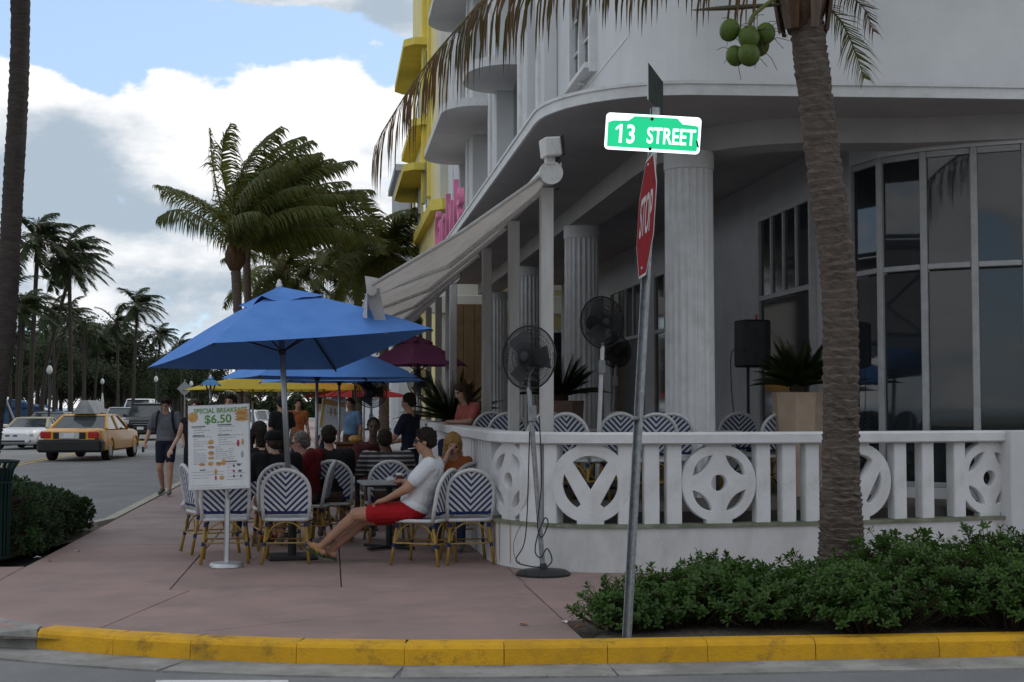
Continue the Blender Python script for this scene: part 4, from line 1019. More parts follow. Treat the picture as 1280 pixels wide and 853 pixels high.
# ---------------------------------------------------------------- speaker, planters with cycads
sp_ = thing('loudspeaker', 'black loudspeaker on a stand by the white terrace wall', 'speaker', (P(941, 500, 17.8).x, P(941, 500, 17.8).y, ZF))
zc = P(941, 430, 17.8).z - ZF
MB().box((0, 0, zc), (.36, .34, .60), .15, .02).build('cabinet', BLACK, sp_); MB().box((-.025, -.172, zc), (.31, .012, .55), .15, .004).build('grille', DARKM, sp_)
MB().tube([(-.06, 0, .05), (-.06, 0, zc - .3)], .02, 8).build('pole', BLACK, sp_)
for a in range(3): MB().tube([(-.06, 0, .5), (-.06 + .4 * math.cos(a * 2.094), .4 * math.sin(a * 2.094), .02)], .012, 6).build('leg', BLACK, sp_)
cable([(-.2, .05, zc - .05), (-.27, .05, zc - .2), (-.24, .02, zc - .9), (-.1, 0, .4)], .006, sp_)
CYC = mat('cycad_leaf', (.06, .09, .022), (.035, .06, .016), 8, .5, trans=.2); TERR = mat('beige_planter', (.44, .34, .25), (.37, .28, .2), 5, .8, .15, 40)
ROSEP = mat('rose_planter', (.27, .18, .15), (.22, .14, .12), 5, .8)
def cycad(loc, pot_h, pot_r, r, label, m=TERR, seed=1, nf=42, sides=8):
    t = thing('potted_cycad', label, 'potted plant', loc, group='potted cycads'); rg = random.Random(seed)
    MB().lathe([(pot_r * .78, 0), (pot_r, pot_h * .96), (pot_r * 1.02, pot_h), (pot_r * .9, pot_h), (pot_r * .88, pot_h - .06)], sides, Matrix.Rotation(.35, 4, 'Z')).build('pot', m, t)
    MB().lathe([(pot_r * .3, pot_h - .1), (pot_r * .36, pot_h + .05), (pot_r * .2, pot_h + .14)], 10).build('stem', mat('cycad_stem', (.06, .04, .025), (.04, .028, .02), 20, .9), t)
    for i in range(nf):
        a = rg.uniform(0, 6.283); el = .25 + 1.15 * (i / nf); L = r * rg.uniform(.85, 1.1); b = MB(); pts = []
        for j in range(9):
            s = j / 8; d = el - 1.1 * s * s * (1 - el * .35); pts.append((L * s * math.cos(el) * (1 + .12 * s), 0, L * s * math.sin(el) - .22 * L * s * s * math.cos(el)))
        b.tube(pts, [.009 - .0008 * j for j in range(9)], 4)
        for j in range(34):
            s = .15 + .85 * j / 33; q = s * 8; i0 = min(int(q), 7); p = Vector(pts[i0]).lerp(Vector(pts[i0 + 1]), q - i0); ll = .16 * r / .6 * math.sin(math.pi * min(1, .18 + s * .85)) + .02
            for sd in (-1, 1):
                tip = p + Vector((ll * .45, sd * ll * .8, ll * .25)); e = Vector((.019, 0, 0)); b.add([p - e, p + e, tip], [(0, 1, 2)])
        o = b.build('frond', CYC, t); o.location = (0, 0, pot_h + .05); o.rotation_euler = (0, 0, a)
    return t
g = P(998, 500, 16.3); cycad((g.x, g.y, ZF), 1.74 - ZF, .31, .62, 'cycad in a tall beige faceted planter by the terrace window', seed=4, nf=52)
g = P(700, 500, 20.5); cycad((g.x, g.y, ZF), 1.66 - ZF, .36, .75, 'cycad in a brownish planter behind the near fan', ROSEP, seed=9)
g = P(560, 500, 22.6); cycad((g.x + .05, g.y, ZF), 1.30 - ZF, .45, .85, 'dark cycad in a rose planter at the terrace edge', ROSEP, seed=12, nf=50)

# ---------------------------------------------------------------- street sign pole
SGRN = bpy.data.materials.new('painted_glow_green_sheeting')
def painted_glow(m, c, e):
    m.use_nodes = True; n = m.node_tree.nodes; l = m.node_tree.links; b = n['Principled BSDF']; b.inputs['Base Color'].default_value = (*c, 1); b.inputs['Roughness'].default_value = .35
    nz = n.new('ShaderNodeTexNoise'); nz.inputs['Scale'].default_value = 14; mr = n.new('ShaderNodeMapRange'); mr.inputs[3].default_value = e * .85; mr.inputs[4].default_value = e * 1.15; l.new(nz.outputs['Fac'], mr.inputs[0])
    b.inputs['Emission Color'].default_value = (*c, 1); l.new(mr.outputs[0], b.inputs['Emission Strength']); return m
painted_glow(SGRN, (.004, .46, .19), 1.2); SWHT = painted_glow(bpy.data.materials.new('painted_glow_white_sheeting'), (.85, .95, .92), 1.75)  # plate is no lamp; emission stands in for flash bounced by its sheeting
base = G(785, 797); topp = P(820, 136, 9.9)
st = thing('street_sign', 'leaning steel post with green 13 STREET plate and a red stop sign', 'street sign', (base.x, base.y, -.02))
O = Vector(st.location)
ax = (topp - O)
def along(py): # point on the post axis at picture height py
    for i in range(2001):
        p = O + ax * (i / 2000)
        if proj(p)[1] <= py: return p
    return O + ax
zq = ax.to_track_quat('Z', 'Y').to_matrix().to_4x4()
b = MB(); L = ax.length; w_, h_ = .058, .03
for (x, y, sx, sy) in ((0, .0, w_, .006), (-w_ / 2 + .003, .017, .006, .028), (w_ / 2 - .003, .017, .006, .028)): b.box((x, y, L / 2), (sx, sy, L), 0, .0015)
for i in range(int(L / .05)): pass
post = b.build('post', GALV, st); post.matrix_local = zq
b = MB()
for i in range(8, int(L / .075)): b.tube([(0, -.0045, i * .075), (0, -.003, i * .075)], .0055, 8, M=zq)
b.build('post_hole', BLACK, st)['kind'] = 'stuff'
ctr = P(816, 167, 9.82) - O
pl = link('name_plate', None, st)
vx = (P(877, 172.2, 9.82) - P(755, 165.2, 9.86)).normalized()
vz = Vector((0, 0, 1)) - vx * vx.z; vz.normalize(); vn = vx.cross(vz)
pl.matrix_local = Matrix.Translation(ctr) @ Matrix((vx, -vn, vz)).transposed().to_4x4() if False else Matrix.Translation(ctr) @ Matrix((vx, vz, vx.cross(vz))).transposed().to_4x4()
W_, H_ = .672, .262
def rrect(w, h, r, n=5):
    out_ = []
    for (cx, cy, a0) in ((w / 2 - r, h / 2 - r, 0), (-w / 2 + r, h / 2 - r, 90), (-w / 2 + r, -h / 2 + r, 180), (w / 2 - r, -h / 2 + r, 270)): out_ += arc(cx, cy, r, r, a0, a0 + 90, n)
    return out_
def plate_part(name, poly, z, th, m, par):
    me = curve_mesh(name, [poly], th); me.materials.clear(); me.materials.append(m); o = link(name, me, par); o.location = (0, 0, z); return o
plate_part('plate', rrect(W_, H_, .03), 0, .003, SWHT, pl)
gp_ = [(-W_ / 2 + .018, -H_ / 2 + .02), (W_ / 2 - .02, -H_ / 2 + .02), (W_ / 2 - .016, H_ / 2 - .075), (W_ / 2 - .03, H_ / 2 - .062), (W_ / 2 - .13, H_ / 2 - .055), (W_ / 2 - .17, H_ / 2 - .016), (-W_ / 2 + .20, H_ / 2 - .016), (-W_ / 2 + .16, H_ / 2 - .05), (-W_ / 2 + .05, H_ / 2 - .055), (-W_ / 2 + .016, H_ / 2 - .07)]
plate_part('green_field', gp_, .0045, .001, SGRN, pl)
def signtext(s, size, x, y, m, par, width=1.0, z=.0062, off=.0):
    me = text_mesh(s, size, .0006, width=width, offset=off); me.materials.clear(); me.materials.append(m); o = link('lettering', me, par); o.location = (x, y, z); return o
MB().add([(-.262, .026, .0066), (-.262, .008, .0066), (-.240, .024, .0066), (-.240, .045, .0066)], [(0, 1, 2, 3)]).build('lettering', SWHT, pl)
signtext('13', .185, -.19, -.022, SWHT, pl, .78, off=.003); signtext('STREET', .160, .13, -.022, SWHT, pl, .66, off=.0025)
for (x, y) in ((-.012, H_ / 2 - .03), (-.012, -H_ / 2 + .018)): MB().lathe([(.012, 0), (.012, .012), (.006, .016)], 10, Matrix.Translation((x, y, .003))).build('bolt', BLACK, pl)
MB().box((.318, -.06, .007), (.012, .05, .002), .3).build('scuff', BLACK, pl)
# second name plate, edge on, above
cp = P(820, 118, 9.9) - O
BACKM = mat('sign_back', (.05, .065, .055), (.03, .04, .035), 10, .8, spec=.08)
e2 = link('cross_plate', MB().box((0, 0, 0), (.006, .60, .25), 0, .002).data('cross_plate', BACKM), st); e2.location = cp + Vector((.0, .0, .03)); e2.rotation_euler = (0, 0, R(-23))
MB().box((0, 0, -.16), (.05, .05, .07), 0, .006).build('bracket', GALV, e2); MB().box((-.006, -.295, 0), (.008, .008, .26)).build('edge', ALU, e2)
# stop sign
sc_ = P(815, 271, 9.62) - O
stp = link('stop_sign', None, st)
dv_ = Vector((-.082, -.9966, 0)).normalized(); vn = Vector((-dv_.y, dv_.x, 0)); vn = -vn if vn.x > 0 else vn
# local x = reading direction, z = facing
tl = R(-2.2); vz = (Vector((0, 0, 1)) + dv_ * math.tan(tl)).normalized(); vz2 = (ax.normalized()); vz = (vz2 - dv_ * vz2.dot(dv_)).normalized()
stp.matrix_local = Matrix.Translation(sc_ + vn * .04) @ Matrix((dv_, vz, dv_.cross(vz))).transposed().to_4x4()
Rr = .455
SRED = mat('stop_red', (.26, .008, .012), (.19, .007, .01), 7, .85, spec=.1); SWH2 = mat('stop_white', (.5, .5, .5), (.42, .42, .42), 8, .8, spec=.1)
plate_part('plate', circ(0, 0, Rr, 8, R(22.5)), 0, .0015, SWH2, stp); plate_part('red_field', circ(0, 0, Rr * .955, 8, R(22.5)), .0022, .0008, SRED, stp)
signtext('STOP', .40, 0, 0, SWH2, stp, .62, .0036, .004)
for y in (-.36, .36): MB().lathe([(.012, 0), (.012, .008), (.006, .012)], 10, Matrix.Translation((0, y, .002))).build('bolt', ALU, stp)
# sleeve clamp halfway up the post
q = along(523) - O; MB().box(q + Vector((-.01, 0, 0)), (.10, .06, .025), .1, .004).build('clamp', GALV, st)
# ---------------------------------------------------------------- litter bin at the left edge
lb = thing('litter_bin', 'dark green slatted litter bin with a flared rim beside the hedge', 'litter bin', (P(-14, 600, 14.4).x, P(-14, 600, 14.4).y, 0))
GRM = mat('bin_green', (.008, .03, .025), (.006, .022, .018), 8, .4)
MB().lathe([(.19, .04), (.19, .95)], 20).build('liner', BLACK, lb, auto=40)
for i in range(26):
    a = 2 * math.pi * i / 26; MB().tube([(r_ * math.cos(a), r_ * math.sin(a), z) for r_, z in ((.2, .02), (.205, .4), (.21, .8), (.235, .93), (.285, 1.01))], .0125, 5).build('slat', GRM, lb)
for (r_, z) in ((.203, .04), (.21, .8), (.288, 1.015)): MB().tube([(r_ * math.cos(x), r_ * math.sin(x), z) for x in [2 * math.pi * j / 30 for j in range(31)]], .014, 6, caps=False).build('hoop', GRM, lb)
# ================================================================ VEGETATION
TRUNK = mat('palm_bark', (.165, .13, .105), (.075, .058, .048), 9, .9, .7, 26, stretch=(1, 1, 5), detail=7, contrast=(.3, .7))
TRUNKD = mat('palm_bark_dark', (.065, .054, .047), (.036, .03, .026), 8, .9, .6, 24, stretch=(1, 1, 5), detail=6)
mottled(TRUNK, 3.5, .5, .7, .6, (.05, .042, .036)); mottled(TRUNK, 12, .6, .72, .5, (.24, .2, .17))
PLEAF = mat('palm_leaflet', (.07, .105, .022), (.14, .135, .03), 3, .5, trans=.42, rand=.12, spec=.3)
PLEAFD = mat('palm_leaflet_dark', (.03, .047, .02), (.04, .055, .02), 3, .55, trans=.25, rand=.15, spec=.25)
PDRY = mat('palm_leaflet_dry', (.17, .085, .04), (.08, .065, .022), 2.2, .6, trans=.25, contrast=(.4, .6))
RACH = mat('palm_rachis', (.16, .13, .05), (.12, .09, .035), 6, .6); BOOT = mat('palm_fibre', (.11, .065, .04), (.06, .035, .022), 14, .95, .6, 40, stretch=(1, 1, .3))
WIND = Vector((.8, -.1, 0))
def bez(pts, k=24):
    V = smooth_path3([Vector(p) for p in pts], max(2, k // (len(pts) - 1))); return V
def frond(pts, n=60, ll=.6, seed=0, wind=.35, grav=.5, side=1.0, width=.022, segs=2, r0=.02, forward=.55, bare=.12, ragged=.15, taper=1.0):
    """pinnate frond along a rachis: MB with material 0 rachis, 1 leaflets"""
    rg = random.Random(seed); b = MB(); k = len(pts); b.mat(0)
    b.tube(pts, [r0 * (1 - .85 * i / (k - 1)) for i in range(k)], 5); b.mat(1)
    for i in range(n):
        s = bare + (1 - bare) * (i + rg.random() * .6) / n; q = min(s, .999) * (k - 1); i0 = int(q); p = pts[i0].lerp(pts[i0 + 1], q - i0); t = (pts[i0 + 1] - pts[i0]).normalized()
        lat = t.cross(Vector((0, 0, 1))); lat = lat.normalized() if lat.length > 1e-3 else Vector((1, 0, 0)); up = lat.cross(t)
        l_ = ll * (math.sin(math.pi * min(1, .22 + .72 * s)) ** (.7 * taper)) * rg.uniform(1 - ragged * 2, 1 + ragged)
        for sd in (-1, 1):
            if rg.random() < ragged * .5: continue
            d = (lat * sd * side + t * forward + up * rg.uniform(.05, .35) + WIND * wind * rg.uniform(.6, 1.2)).normalized()
            e = t * width * rg.uniform(.8, 1.2); a = p; pl_ = [(a - e * .5, a + e * .5)]; dd = d
            for g_ in range(segs):
                dd = (dd + Vector((0, 0, -grav * (g_ + .6) * rg.uniform(.7, 1.3))) + WIND * wind * .5).normalized(); a = a + dd * l_ / segs; w_ = .75 if g_ < segs - 1 else .04
                pl_.append((a - e * .5 * w_, a + e * .5 * w_))
            vs = [v for pr_ in pl_ for v in pr_]; b.add(vs, [(2 * j, 2 * j + 1, 2 * j + 3, 2 * j + 2) for j in range(segs)])
    return b
def trunk_mesh(pts, rad, rings=60, sides=14, amp=.05, seed=1):
    rg = random.Random(seed); V = bez(pts, rings); n = len(V); rr_ = []
    for i in range(n):
        s = i / (n - 1) * (len(rad) - 1); j = min(int(s), len(rad) - 2); rr_.append(lerp(rad[j], rad[j + 1], s - j))
    # stack of slightly flared leaf-scar rings
    P2 = []; R2 = []
    for i in range(n - 1):
        f = rg.uniform(.5, 1.3)
        P2 += [V[i], V[i].lerp(V[i + 1], .75)]; R2 += [rr_[i] * (1 - amp * .4), rr_[i] * (1 + amp * f)]
    P2.append(V[-1]); R2.append(rr_[-1]); b = MB(); b.tube(P2, R2, sides)
    # uneven girth
    b.v = [(x + rg.uniform(-1, 1) * amp * .12, y + rg.uniform(-1, 1) * amp * .12, z + rg.uniform(-1, 1) * amp * .25) for x, y, z in b.v]
    return b
def palm(name, label, loc, tr_pts, rad, nf, L, seed, leaf=PLEAF, n=44, ll=.55, wind=.35, sweep=.55, group=None, bark=TRUNK, rings=40, segs=2, spread=(.1, 1.25), fr_kw=None, crown_top=True, width=.03, bias=0.0, droop=(.13, .12)):
    t = thing(name, label, 'palm tree', loc, group=group); rg = random.Random(seed)
    trunk_mesh(tr_pts, rad, rings, 10).build('trunk', bark, t, smooth=True)
    C = Vector(tr_pts[-1])
    MB().lathe([(rad[-1] * 1.0, -.5), (rad[-1] * 1.9, -.25), (rad[-1] * 2.0, 0), (rad[-1] * 1.2, .35), (.02, .7)], 9, Matrix.Translation(C)).build('crown_shaft', BOOT, t, smooth=True)
    for i in range(nf):
        az = 2 * math.pi * (i * .381966) + rg.uniform(-.3, .3); el = lerp(spread[1], spread[0], (i / nf) ** .8) + rg.uniform(-.1, .1); l_ = L * rg.uniform(.85, 1.08)
        if bias: az = ((az + math.pi) % (2 * math.pi) - math.pi) * (.62 if i % 7 else 1.0)
        pts = [C.copy()]; d = Vector((math.cos(az) * math.cos(el), math.sin(az) * math.cos(el), math.sin(el)))
        for j in range(8):
            s = j / 7; d = (d + WIND * sweep * .16 + Vector((0, 0, -droop[0] - droop[1] * s))).normalized(); pts.append(pts[-1] + d * l_ / 8)
        b = frond(pts, n, ll, seed * 100 + i, wind, .45, width=width, segs=segs, r0=.03 * L / 2.5, **(fr_kw or {}))
        b.build('frond', [RACH, leaf], t)
    return t
# ---- mid pair by the kerb, blown over by the wind
g = P(295, 500, 42); c = P(294, 318, 42)
palm('coconut_palm', 'tall wind-blown coconut palm rising behind the blue umbrella', (g.x, g.y, 0), [(0, 0, 0), (.1, 0, c.z * .4), (c.x - g.x, 0, c.z)], [.19, .13, .13, .16], 26, 4.5, 3, n=110, ll=1.1, wind=.5, sweep=1.0, spread=(.35, 1.5), droop=(.0, .13), rings=50, segs=3, width=.055, fr_kw=dict(forward=.9), bias=1.05, group='palms along the kerb')
tp_ = col.objects[-1]
def extra_frond(root, px_pts, Z, n, ll, seed):
    o_ = Vector(root.location); b = frond([p - o_ for p in bez([P(x, y, Z) for x, y in px_pts], 24)], n, ll, seed, .0, .9, side=.8, width=.05, segs=3, r0=.04, forward=.5, bare=.05); b.build('frond', [RACH, PLEAF], root)
root_ = [o for o in col.objects if o.get('label', '').startswith('tall wind-blown')][0]
extra_frond(root_, [(290, 305), (262, 278), (225, 262), (200, 270)], 42, 60, 1.0, 901)
extra_frond(root_, [(290, 305), (272, 240), (264, 190), (262, 160)], 42, 60, .8, 902)
g = P(306, 500, 46); c = P(307, 290, 46)
palm('coconut_palm', 'slim coconut palm standing close behind the tallest wind-blown one', (g.x, g.y, 0), [(0, 0, 0), (.1, 0, c.z * .5), (c.x - g.x, 0, c.z)], [.17, .12, .12, .14], 15, 3.9, 5, n=90, ll=1.0, wind=.5, sweep=1.1, spread=(.2, 1.4), droop=(.06, .12), rings=50, segs=3, width=.055, fr_kw=dict(forward=.9), group='palms along the kerb')
g = P(352, 500, 54); c = P(352, 340, 54)
palm('coconut_palm', 'lower yellow-green palm peeking over the blue umbrella top', (g.x, g.y, 0), [(0, 0, 0), (0, 0, c.z * .5), (0, 0, c.z)], [.2, .14, .15], 16, 3.0, 8, n=70, ll=1.0, wind=.3, sweep=.4, spread=(-.3, 1.2), segs=2, width=.07, group='palms along the kerb')
g = P(447, 500, 52); c = P(447, 318, 52)
palm('coconut_palm', 'palm with hanging fronds left of the yellow hotel', (g.x, g.y, 0), [(0, 0, 0), (0, 0, c.z * .5), (c.x - g.x, 0, c.z)], [.2, .14, .15], 18, 3.1, 11, n=70, ll=1.0, wind=.15, sweep=.25, spread=(-.35, 1.2), segs=2, width=.07, group='palms along the kerb')
g = P(480, 500, 47); c = P(480, 318, 47)
palm('coconut_palm', 'bushy palm brushing the corner of the yellow hotel', (g.x, g.y, 0), [(0, 0, 0), (0, 0, c.z * .5), (c.x - g.x, 0, c.z)], [.2, .15, .16], 21, 3.0, 14, n=70, ll=1.0, wind=.3, sweep=.5, spread=(-.3, 1.35), segs=2, width=.07, group='palms along the kerb')
g = P(522, 500, 45); 
palm('fan_palm', 'small dark green palm in front of the yellow hotel eyebrows', (g.x, g.y, 0), [(0, 0, 0), (0, 0, 2), (0, 0, 3.9)], [.16, .13, .13], 14, 1.7, 17, n=36, ll=.6, wind=.1, sweep=.1, spread=(-.2, 1.3), leaf=PLEAFD, width=.06)
g = P(548, 500, 30.5); cy = None
# ---- big dark trunk at the left edge
g = P(-24, 600, 20); c1 = P(6, 420, 20); c2 = P(15, 260, 20); c3 = P(25, 60, 20); c4 = P(24, -140, 20); o_ = Vector((g.x, g.y, 0))
palm('coconut_palm', 'dark thick palm trunk leaning up out of the hedge bed', (g.x, g.y, 0), [(0, 0, 0), tuple(P(-12, 540, 20) - o_), tuple(c1 - o_), tuple(c2 - o_), tuple(c3 - o_), tuple(c4 - o_)], [.21, .165, .15, .15, .145, .135, .15], 16, 3.0, 21, n=46, ll=.8, wind=.35, sweep=.4, spread=(.15, 1.3), bark=TRUNKD, rings=110, group='palms along the kerb')
# ---- park palms: two master trees, copied
def master(seed, h, lean, leaf=PLEAFD, nf=15):
    return palm('park_palm', 'x', (0, 0, 0), [(0, 0, 0), (lean * .15, 0, h * .35), (lean * .6, 0, h * .75), (lean, 0, h)], [.17, .11, .10, .11], nf, 2.35, seed, leaf=leaf, n=44, ll=.85, wind=.5, sweep=1.2, spread=(-.45, 1.35), bark=TRUNKD, rings=24, segs=2, width=.085, fr_kw=dict(forward=.8), group='palms of the park across the road')
ma = master(31, 9.4, .25, nf=18); mb_ = master(37, 9.4, -.2, nf=18); mc = master(41, 9.4, 1.7, nf=16)
pk = [(ma, 48, 300, 68, 'tall park palm with the highest crown beyond the white convertible'), (mb_, 86, 318, 70, 'tall park palm second of the close row over the convertible'), (mc, 92, 333, 74, 'slender park palm leaning towards the road'), (ma, 30, 385, 60, 'shorter park palm with a crown half behind the thick dark trunk'), (mb_, 66, 392, 84, 'middle-height park palm between two taller trunks'), (ma, 172, 382, 80, 'park palm with a broad dark crown rising over the black SUV'), (mb_, 146, 405, 88, 'park palm left of the broad crowned one'), (ma, 122, 428, 96, 'low park palm above the taxi roof sign'), (mc, 88, 396, 92, 'small leaning park palm behind the tall row'), (mb_, 12, 425, 78, 'low park palm at the lawn edge near the dark trunk'), (ma, 200, 420, 105, 'far park palm beside the blue umbrella corner'), (mb_, 225, 432, 120, 'far park palm partly hidden by the blue umbrella'), (mc, 105, 440, 120, 'distant thin park palm over the taxi'), (ma, 250, 440, 140, 'distant park palm under the blue umbrella edge'), (mb_, 160, 436, 125, 'distant park palm between the parked vehicles')]
done = set()
for i, (m_, px, py, Z, lab) in enumerate(pk):
    q = P(px, py, Z); s = q.z / 9.4; lean = {id(ma): .25, id(mb_): -.2, id(mc): 1.7}[id(m_)]
    if id(m_) in done: t = dup(m_, (q.x - lean * s, q.y, 0), R(rnd.uniform(-14, 14)), lab, s=1)
    else: done.add(id(m_)); t = m_; t.location = (q.x - lean * s, q.y, 0); t['label'] = lab
    k = .75 + .25 * s if s < 1 else 1.0
    t.scale = (max(s, .72), max(s, .72), s)
# ---- broad park trees behind
LEAFD = mat('park_leaf', (.022, .034, .014), (.035, .048, .018), 2, .7, trans=.2, rand=.2)
def tree_master(seed, h, r, nleaf=5200, leaf=.17):
    t = thing('park_tree', 'x', 'tree', group='broad trees of the park'); rg = random.Random(seed); b = MB()
    b.tube([(0, 0, 0), (.1, .05, h * .3), (.0, .1, h * .55)], [.2, .15, .11], 7); lobes = []
    for i in range(13):
        a = rg.uniform(0, 6.283); rr_ = r * rg.uniform(.2, .85); z = h * rg.uniform(.5, .9); tip = Vector((rr_ * math.cos(a), rr_ * math.sin(a), z)); b.tube([(0, .05, h * rg.uniform(.3, .5)), tip * .55 + Vector((0, 0, h * .22)), tip], [.07, .045, .015], 5); lobes.append((tip, r * rg.uniform(.28, .5)))
    b.build('trunk', TRUNKD, t)
    b = MB()
    for i in range(nleaf):
        c, lr = lobes[rg.randrange(len(lobes))]; v = Vector((rg.gauss(0, 1), rg.gauss(0, 1), rg.gauss(0, .75))); v = v.normalized() * lr * rg.random() ** .45; p = c + v
        d = Vector((rg.uniform(-1, 1), rg.uniform(-1, 1), rg.uniform(-1, .5))).normalized(); e = d.orthogonal().normalized() * leaf * .4; L_ = leaf * rg.uniform(.7, 1.4)
        b.add([p - e, p + d * L_ * .5 - e * .2, p + d * L_, p + e], [(0, 1, 2, 3)])
    b.build('crown', LEAFD, t); return t
tA = tree_master(5, 6.5, 2.8); tB = tree_master(8, 5.5, 3.2); dn = set()
spots = []
rg = random.Random(77)
for i in range(34):
    Z = rg.uniform(95, 190); px = 5 + i * 9.6 + rg.uniform(-6, 6); spots.append((px, Z))
for i in range(12): spots.append((310 + i * 15, 235 + 12 * (i % 4)))
labs = 'dense dark park tree in the far tree line across the road'
for i, (px, Z) in enumerate(spots):
    m_ = (tA, tB)[i % 2]; q = P(px, 500, Z); s = rg.uniform(.8, 1.25)
    if q.x > -14: q.x = -14 - rg.uniform(0, 3)
    if Z > 230: q = P(px, 500, Z); s = 1.3
    if id(m_) in dn: dup(m_, (q.x, q.y, 0), rg.uniform(0, 6), labs, s=s)
    else: dn.add(id(m_)); m_.location = (q.x, q.y, 0); m_.scale = (s, s, s); m_['label'] = labs
# ---- thin trunks standing on the lawn
ttr = trunk_mesh([(0, 0, 0), (.1, 0, 2.5), (.0, 0, 6)], [.15, .10, .09], 14, 7).data('trunk', TRUNKD, True)
crw = []
b = frond(bez([(0, 0, 0), (.8, 0, .4), (1.7, 0, 0), (2.2, 0, -.6)], 10), 22, .8, 3, .3, .6, width=.12); crm = b.data('frond', [RACH, PLEAFD])
for i in range(11):
    Z = rg.uniform(62, 120); px = 4 + i * 20 + rg.uniform(-6, 6); q = P(px, 500, Z)
    if q.x > -15: q = P(px - 40, 500, Z)
    if q.x > -15: continue
    t = thing('park_palm', 'slim palm trunk among the shaded trees of the park lawn', 'palm tree', (q.x, q.y, 0), rg.uniform(0, 6), group='slim palms on the park lawn'); h = rg.uniform(.85, 1.15); t.scale = (1, 1, h)
    link('trunk', ttr, t)
    for k in range(8): o = link('frond', crm, t); o.location = (0, 0, 6); o.rotation_euler = (rg.uniform(-.3, .3), rg.uniform(-.7, .3), k * .785 + rg.uniform(-.2, .2))

# ---------------------------------------------------------------- right-hand coconut palm
pts_px = [(1052, 740, 11.9), (1052, 690, 11.9), (1051, 600, 11.9), (1051, 500, 11.9), (1048, 350, 11.85), (1029, 200, 11.75), (1012, 60, 11.7), (1004, -20, 11.7)]
W3 = [P(*q) for q in pts_px]; W3[0].z = -.02; o_ = Vector((W3[0].x, W3[0].y, 0))
cp = thing('coconut_palm', 'coconut palm with ringed trunk and green nuts growing from the corner shrubs', 'palm tree', tuple(o_))
trunk_mesh([tuple(p - o_) for p in W3], [.215, .19, .158, .148, .147, .145, .14, .135], 92, 20, .055).build('trunk', TRUNK, cp, smooth=False)
C = W3[-1] - o_
rg = random.Random(5)
# leaf-base mass
b = MB(); b.lathe([(.13, -.42), (.2, -.2), (.23, .05), (.2, .4), (.1, .75), (.02, .9)], 14, Matrix.Translation(C)); b.build('crown_shaft', BOOT, cp, smooth=True)
for i in range(9):
    a = i * .698 + rg.uniform(-.2, .2); ca, sa = math.cos(a), math.sin(a); b = MB(); vs = []; fs = []
    for j in range(8):
        s = j / 7; z = lerp(.45, -.42, s); r_ = .19 + .05 * math.sin(math.pi * s) ; w_ = lerp(.13, .035, s ** .8)
        for e in (-1, 0, 1): vs.append(C + Vector((ca * (r_ + (.02 if e == 0 else 0)) - sa * w_ * e, sa * (r_ + (.02 if e == 0 else 0)) + ca * w_ * e, z)))
    for j in range(7): fs += [(3 * j, 3 * j + 1, 3 * j + 4, 3 * j + 3), (3 * j + 1, 3 * j + 2, 3 * j + 5, 3 * j + 4)]
    b.add(vs, fs).build('leaf_base', (BOOT, mat('leaf_base_grey', (.15, .115, .09), (.09, .06, .045), 10, .9, .4, 40, stretch=(1, 1, .3)))[i % 2], cp, smooth=True)
# long half-dry frond sweeping over the street
rp = [P(1000, -30, 11.7), P(900, -62, 11.6), P(800, -66, 11.5), P(700, -45, 11.4), P(620, -12, 11.3), (P(575, 32, 11.25)), P(525, 92, 11.2), P(476, 168, 11.15)]
keepW = WIND.copy(); WIND = Vector((0, 0, 0))
frond([p - o_ for p in bez(rp, 42)], 115, .80, 2, 0, 1.0, side=.5, width=.024, segs=4, r0=.024, forward=1.1, bare=.03, ragged=.22, taper=.25).build('frond', [RACH, PDRY], cp)
rp = [P(1026, 0, 11.9), P(1052, 28, 12.0), P(1068, 62, 12.1), P(1080, 98, 12.15)]
frond([p - o_ for p in bez(rp, 18)], 34, .34, 4, 0, .35, side=.8, width=.018, segs=2, r0=.012, forward=.6, bare=.05).build('frond', [RACH, PLEAF], cp)
rp = [P(1018, -12, 12.1), P(1050, -10, 12.3), P(1078, 8, 12.45), P(1092, 40, 12.5)]
frond([p - o_ for p in bez(rp, 18)], 34, .36, 6, 0, .5, side=.8, width=.018, segs=2, r0=.012, forward=.6, bare=.05).build('frond', [RACH, PDRY], cp)
for i in range(15):
    az = i * 2.4 + .4; el = .55 + .75 * ((i * 7) % 15) / 15; pts = [C + Vector((0, 0, .35))]; d = Vector((math.cos(az) * math.cos(el), math.sin(az) * math.cos(el), math.sin(el)))
    for j in range(9): d = (d + Vector((.02, 0, -.09 - .05 * j / 9))).normalized(); pts.append(pts[-1] + d * .36)
    frond(pts, 60, .7, 50 + i, 0, .7, width=.024, segs=2, r0=.026).build('frond', [RACH, PLEAF], cp)
WIND = keepW
# nuts on their stalk
NUT = mat('green_coconut', (.10, .15, .025), (.06, .09, .015), 5, .4)
stalk = [P(975, -6, 11.6), P(955, 8, 11.5), P(940, 22, 11.45), P(936, 40, 11.45)]
MB().tube([p - o_ for p in bez(stalk, 12)], .018, 7).build('fruit_stalk', mat('stalk_green', (.14, .16, .04), (.1, .11, .03), 8, .5), cp, smooth=True)
for (px, py, Z, r_) in ((912, 38, 11.42, 13), (936, 47, 11.35, 13.5), (957, 42, 11.45, 12.5), (919, 70, 11.45, 12), (936, 68, 11.35, 14), (950, 58, 11.55, 12)):
    n_ = link('coconut', MB().ball((0, 0, 0), (r_ * .0066, r_ * .0066, r_ * .0074), 14).data('coconut', NUT, True), cp); n_.location = P(px, py, Z) - o_; n_.rotation_euler = (rg.uniform(-.4, .4), rg.uniform(-.4, .4), 0)
b = MB()
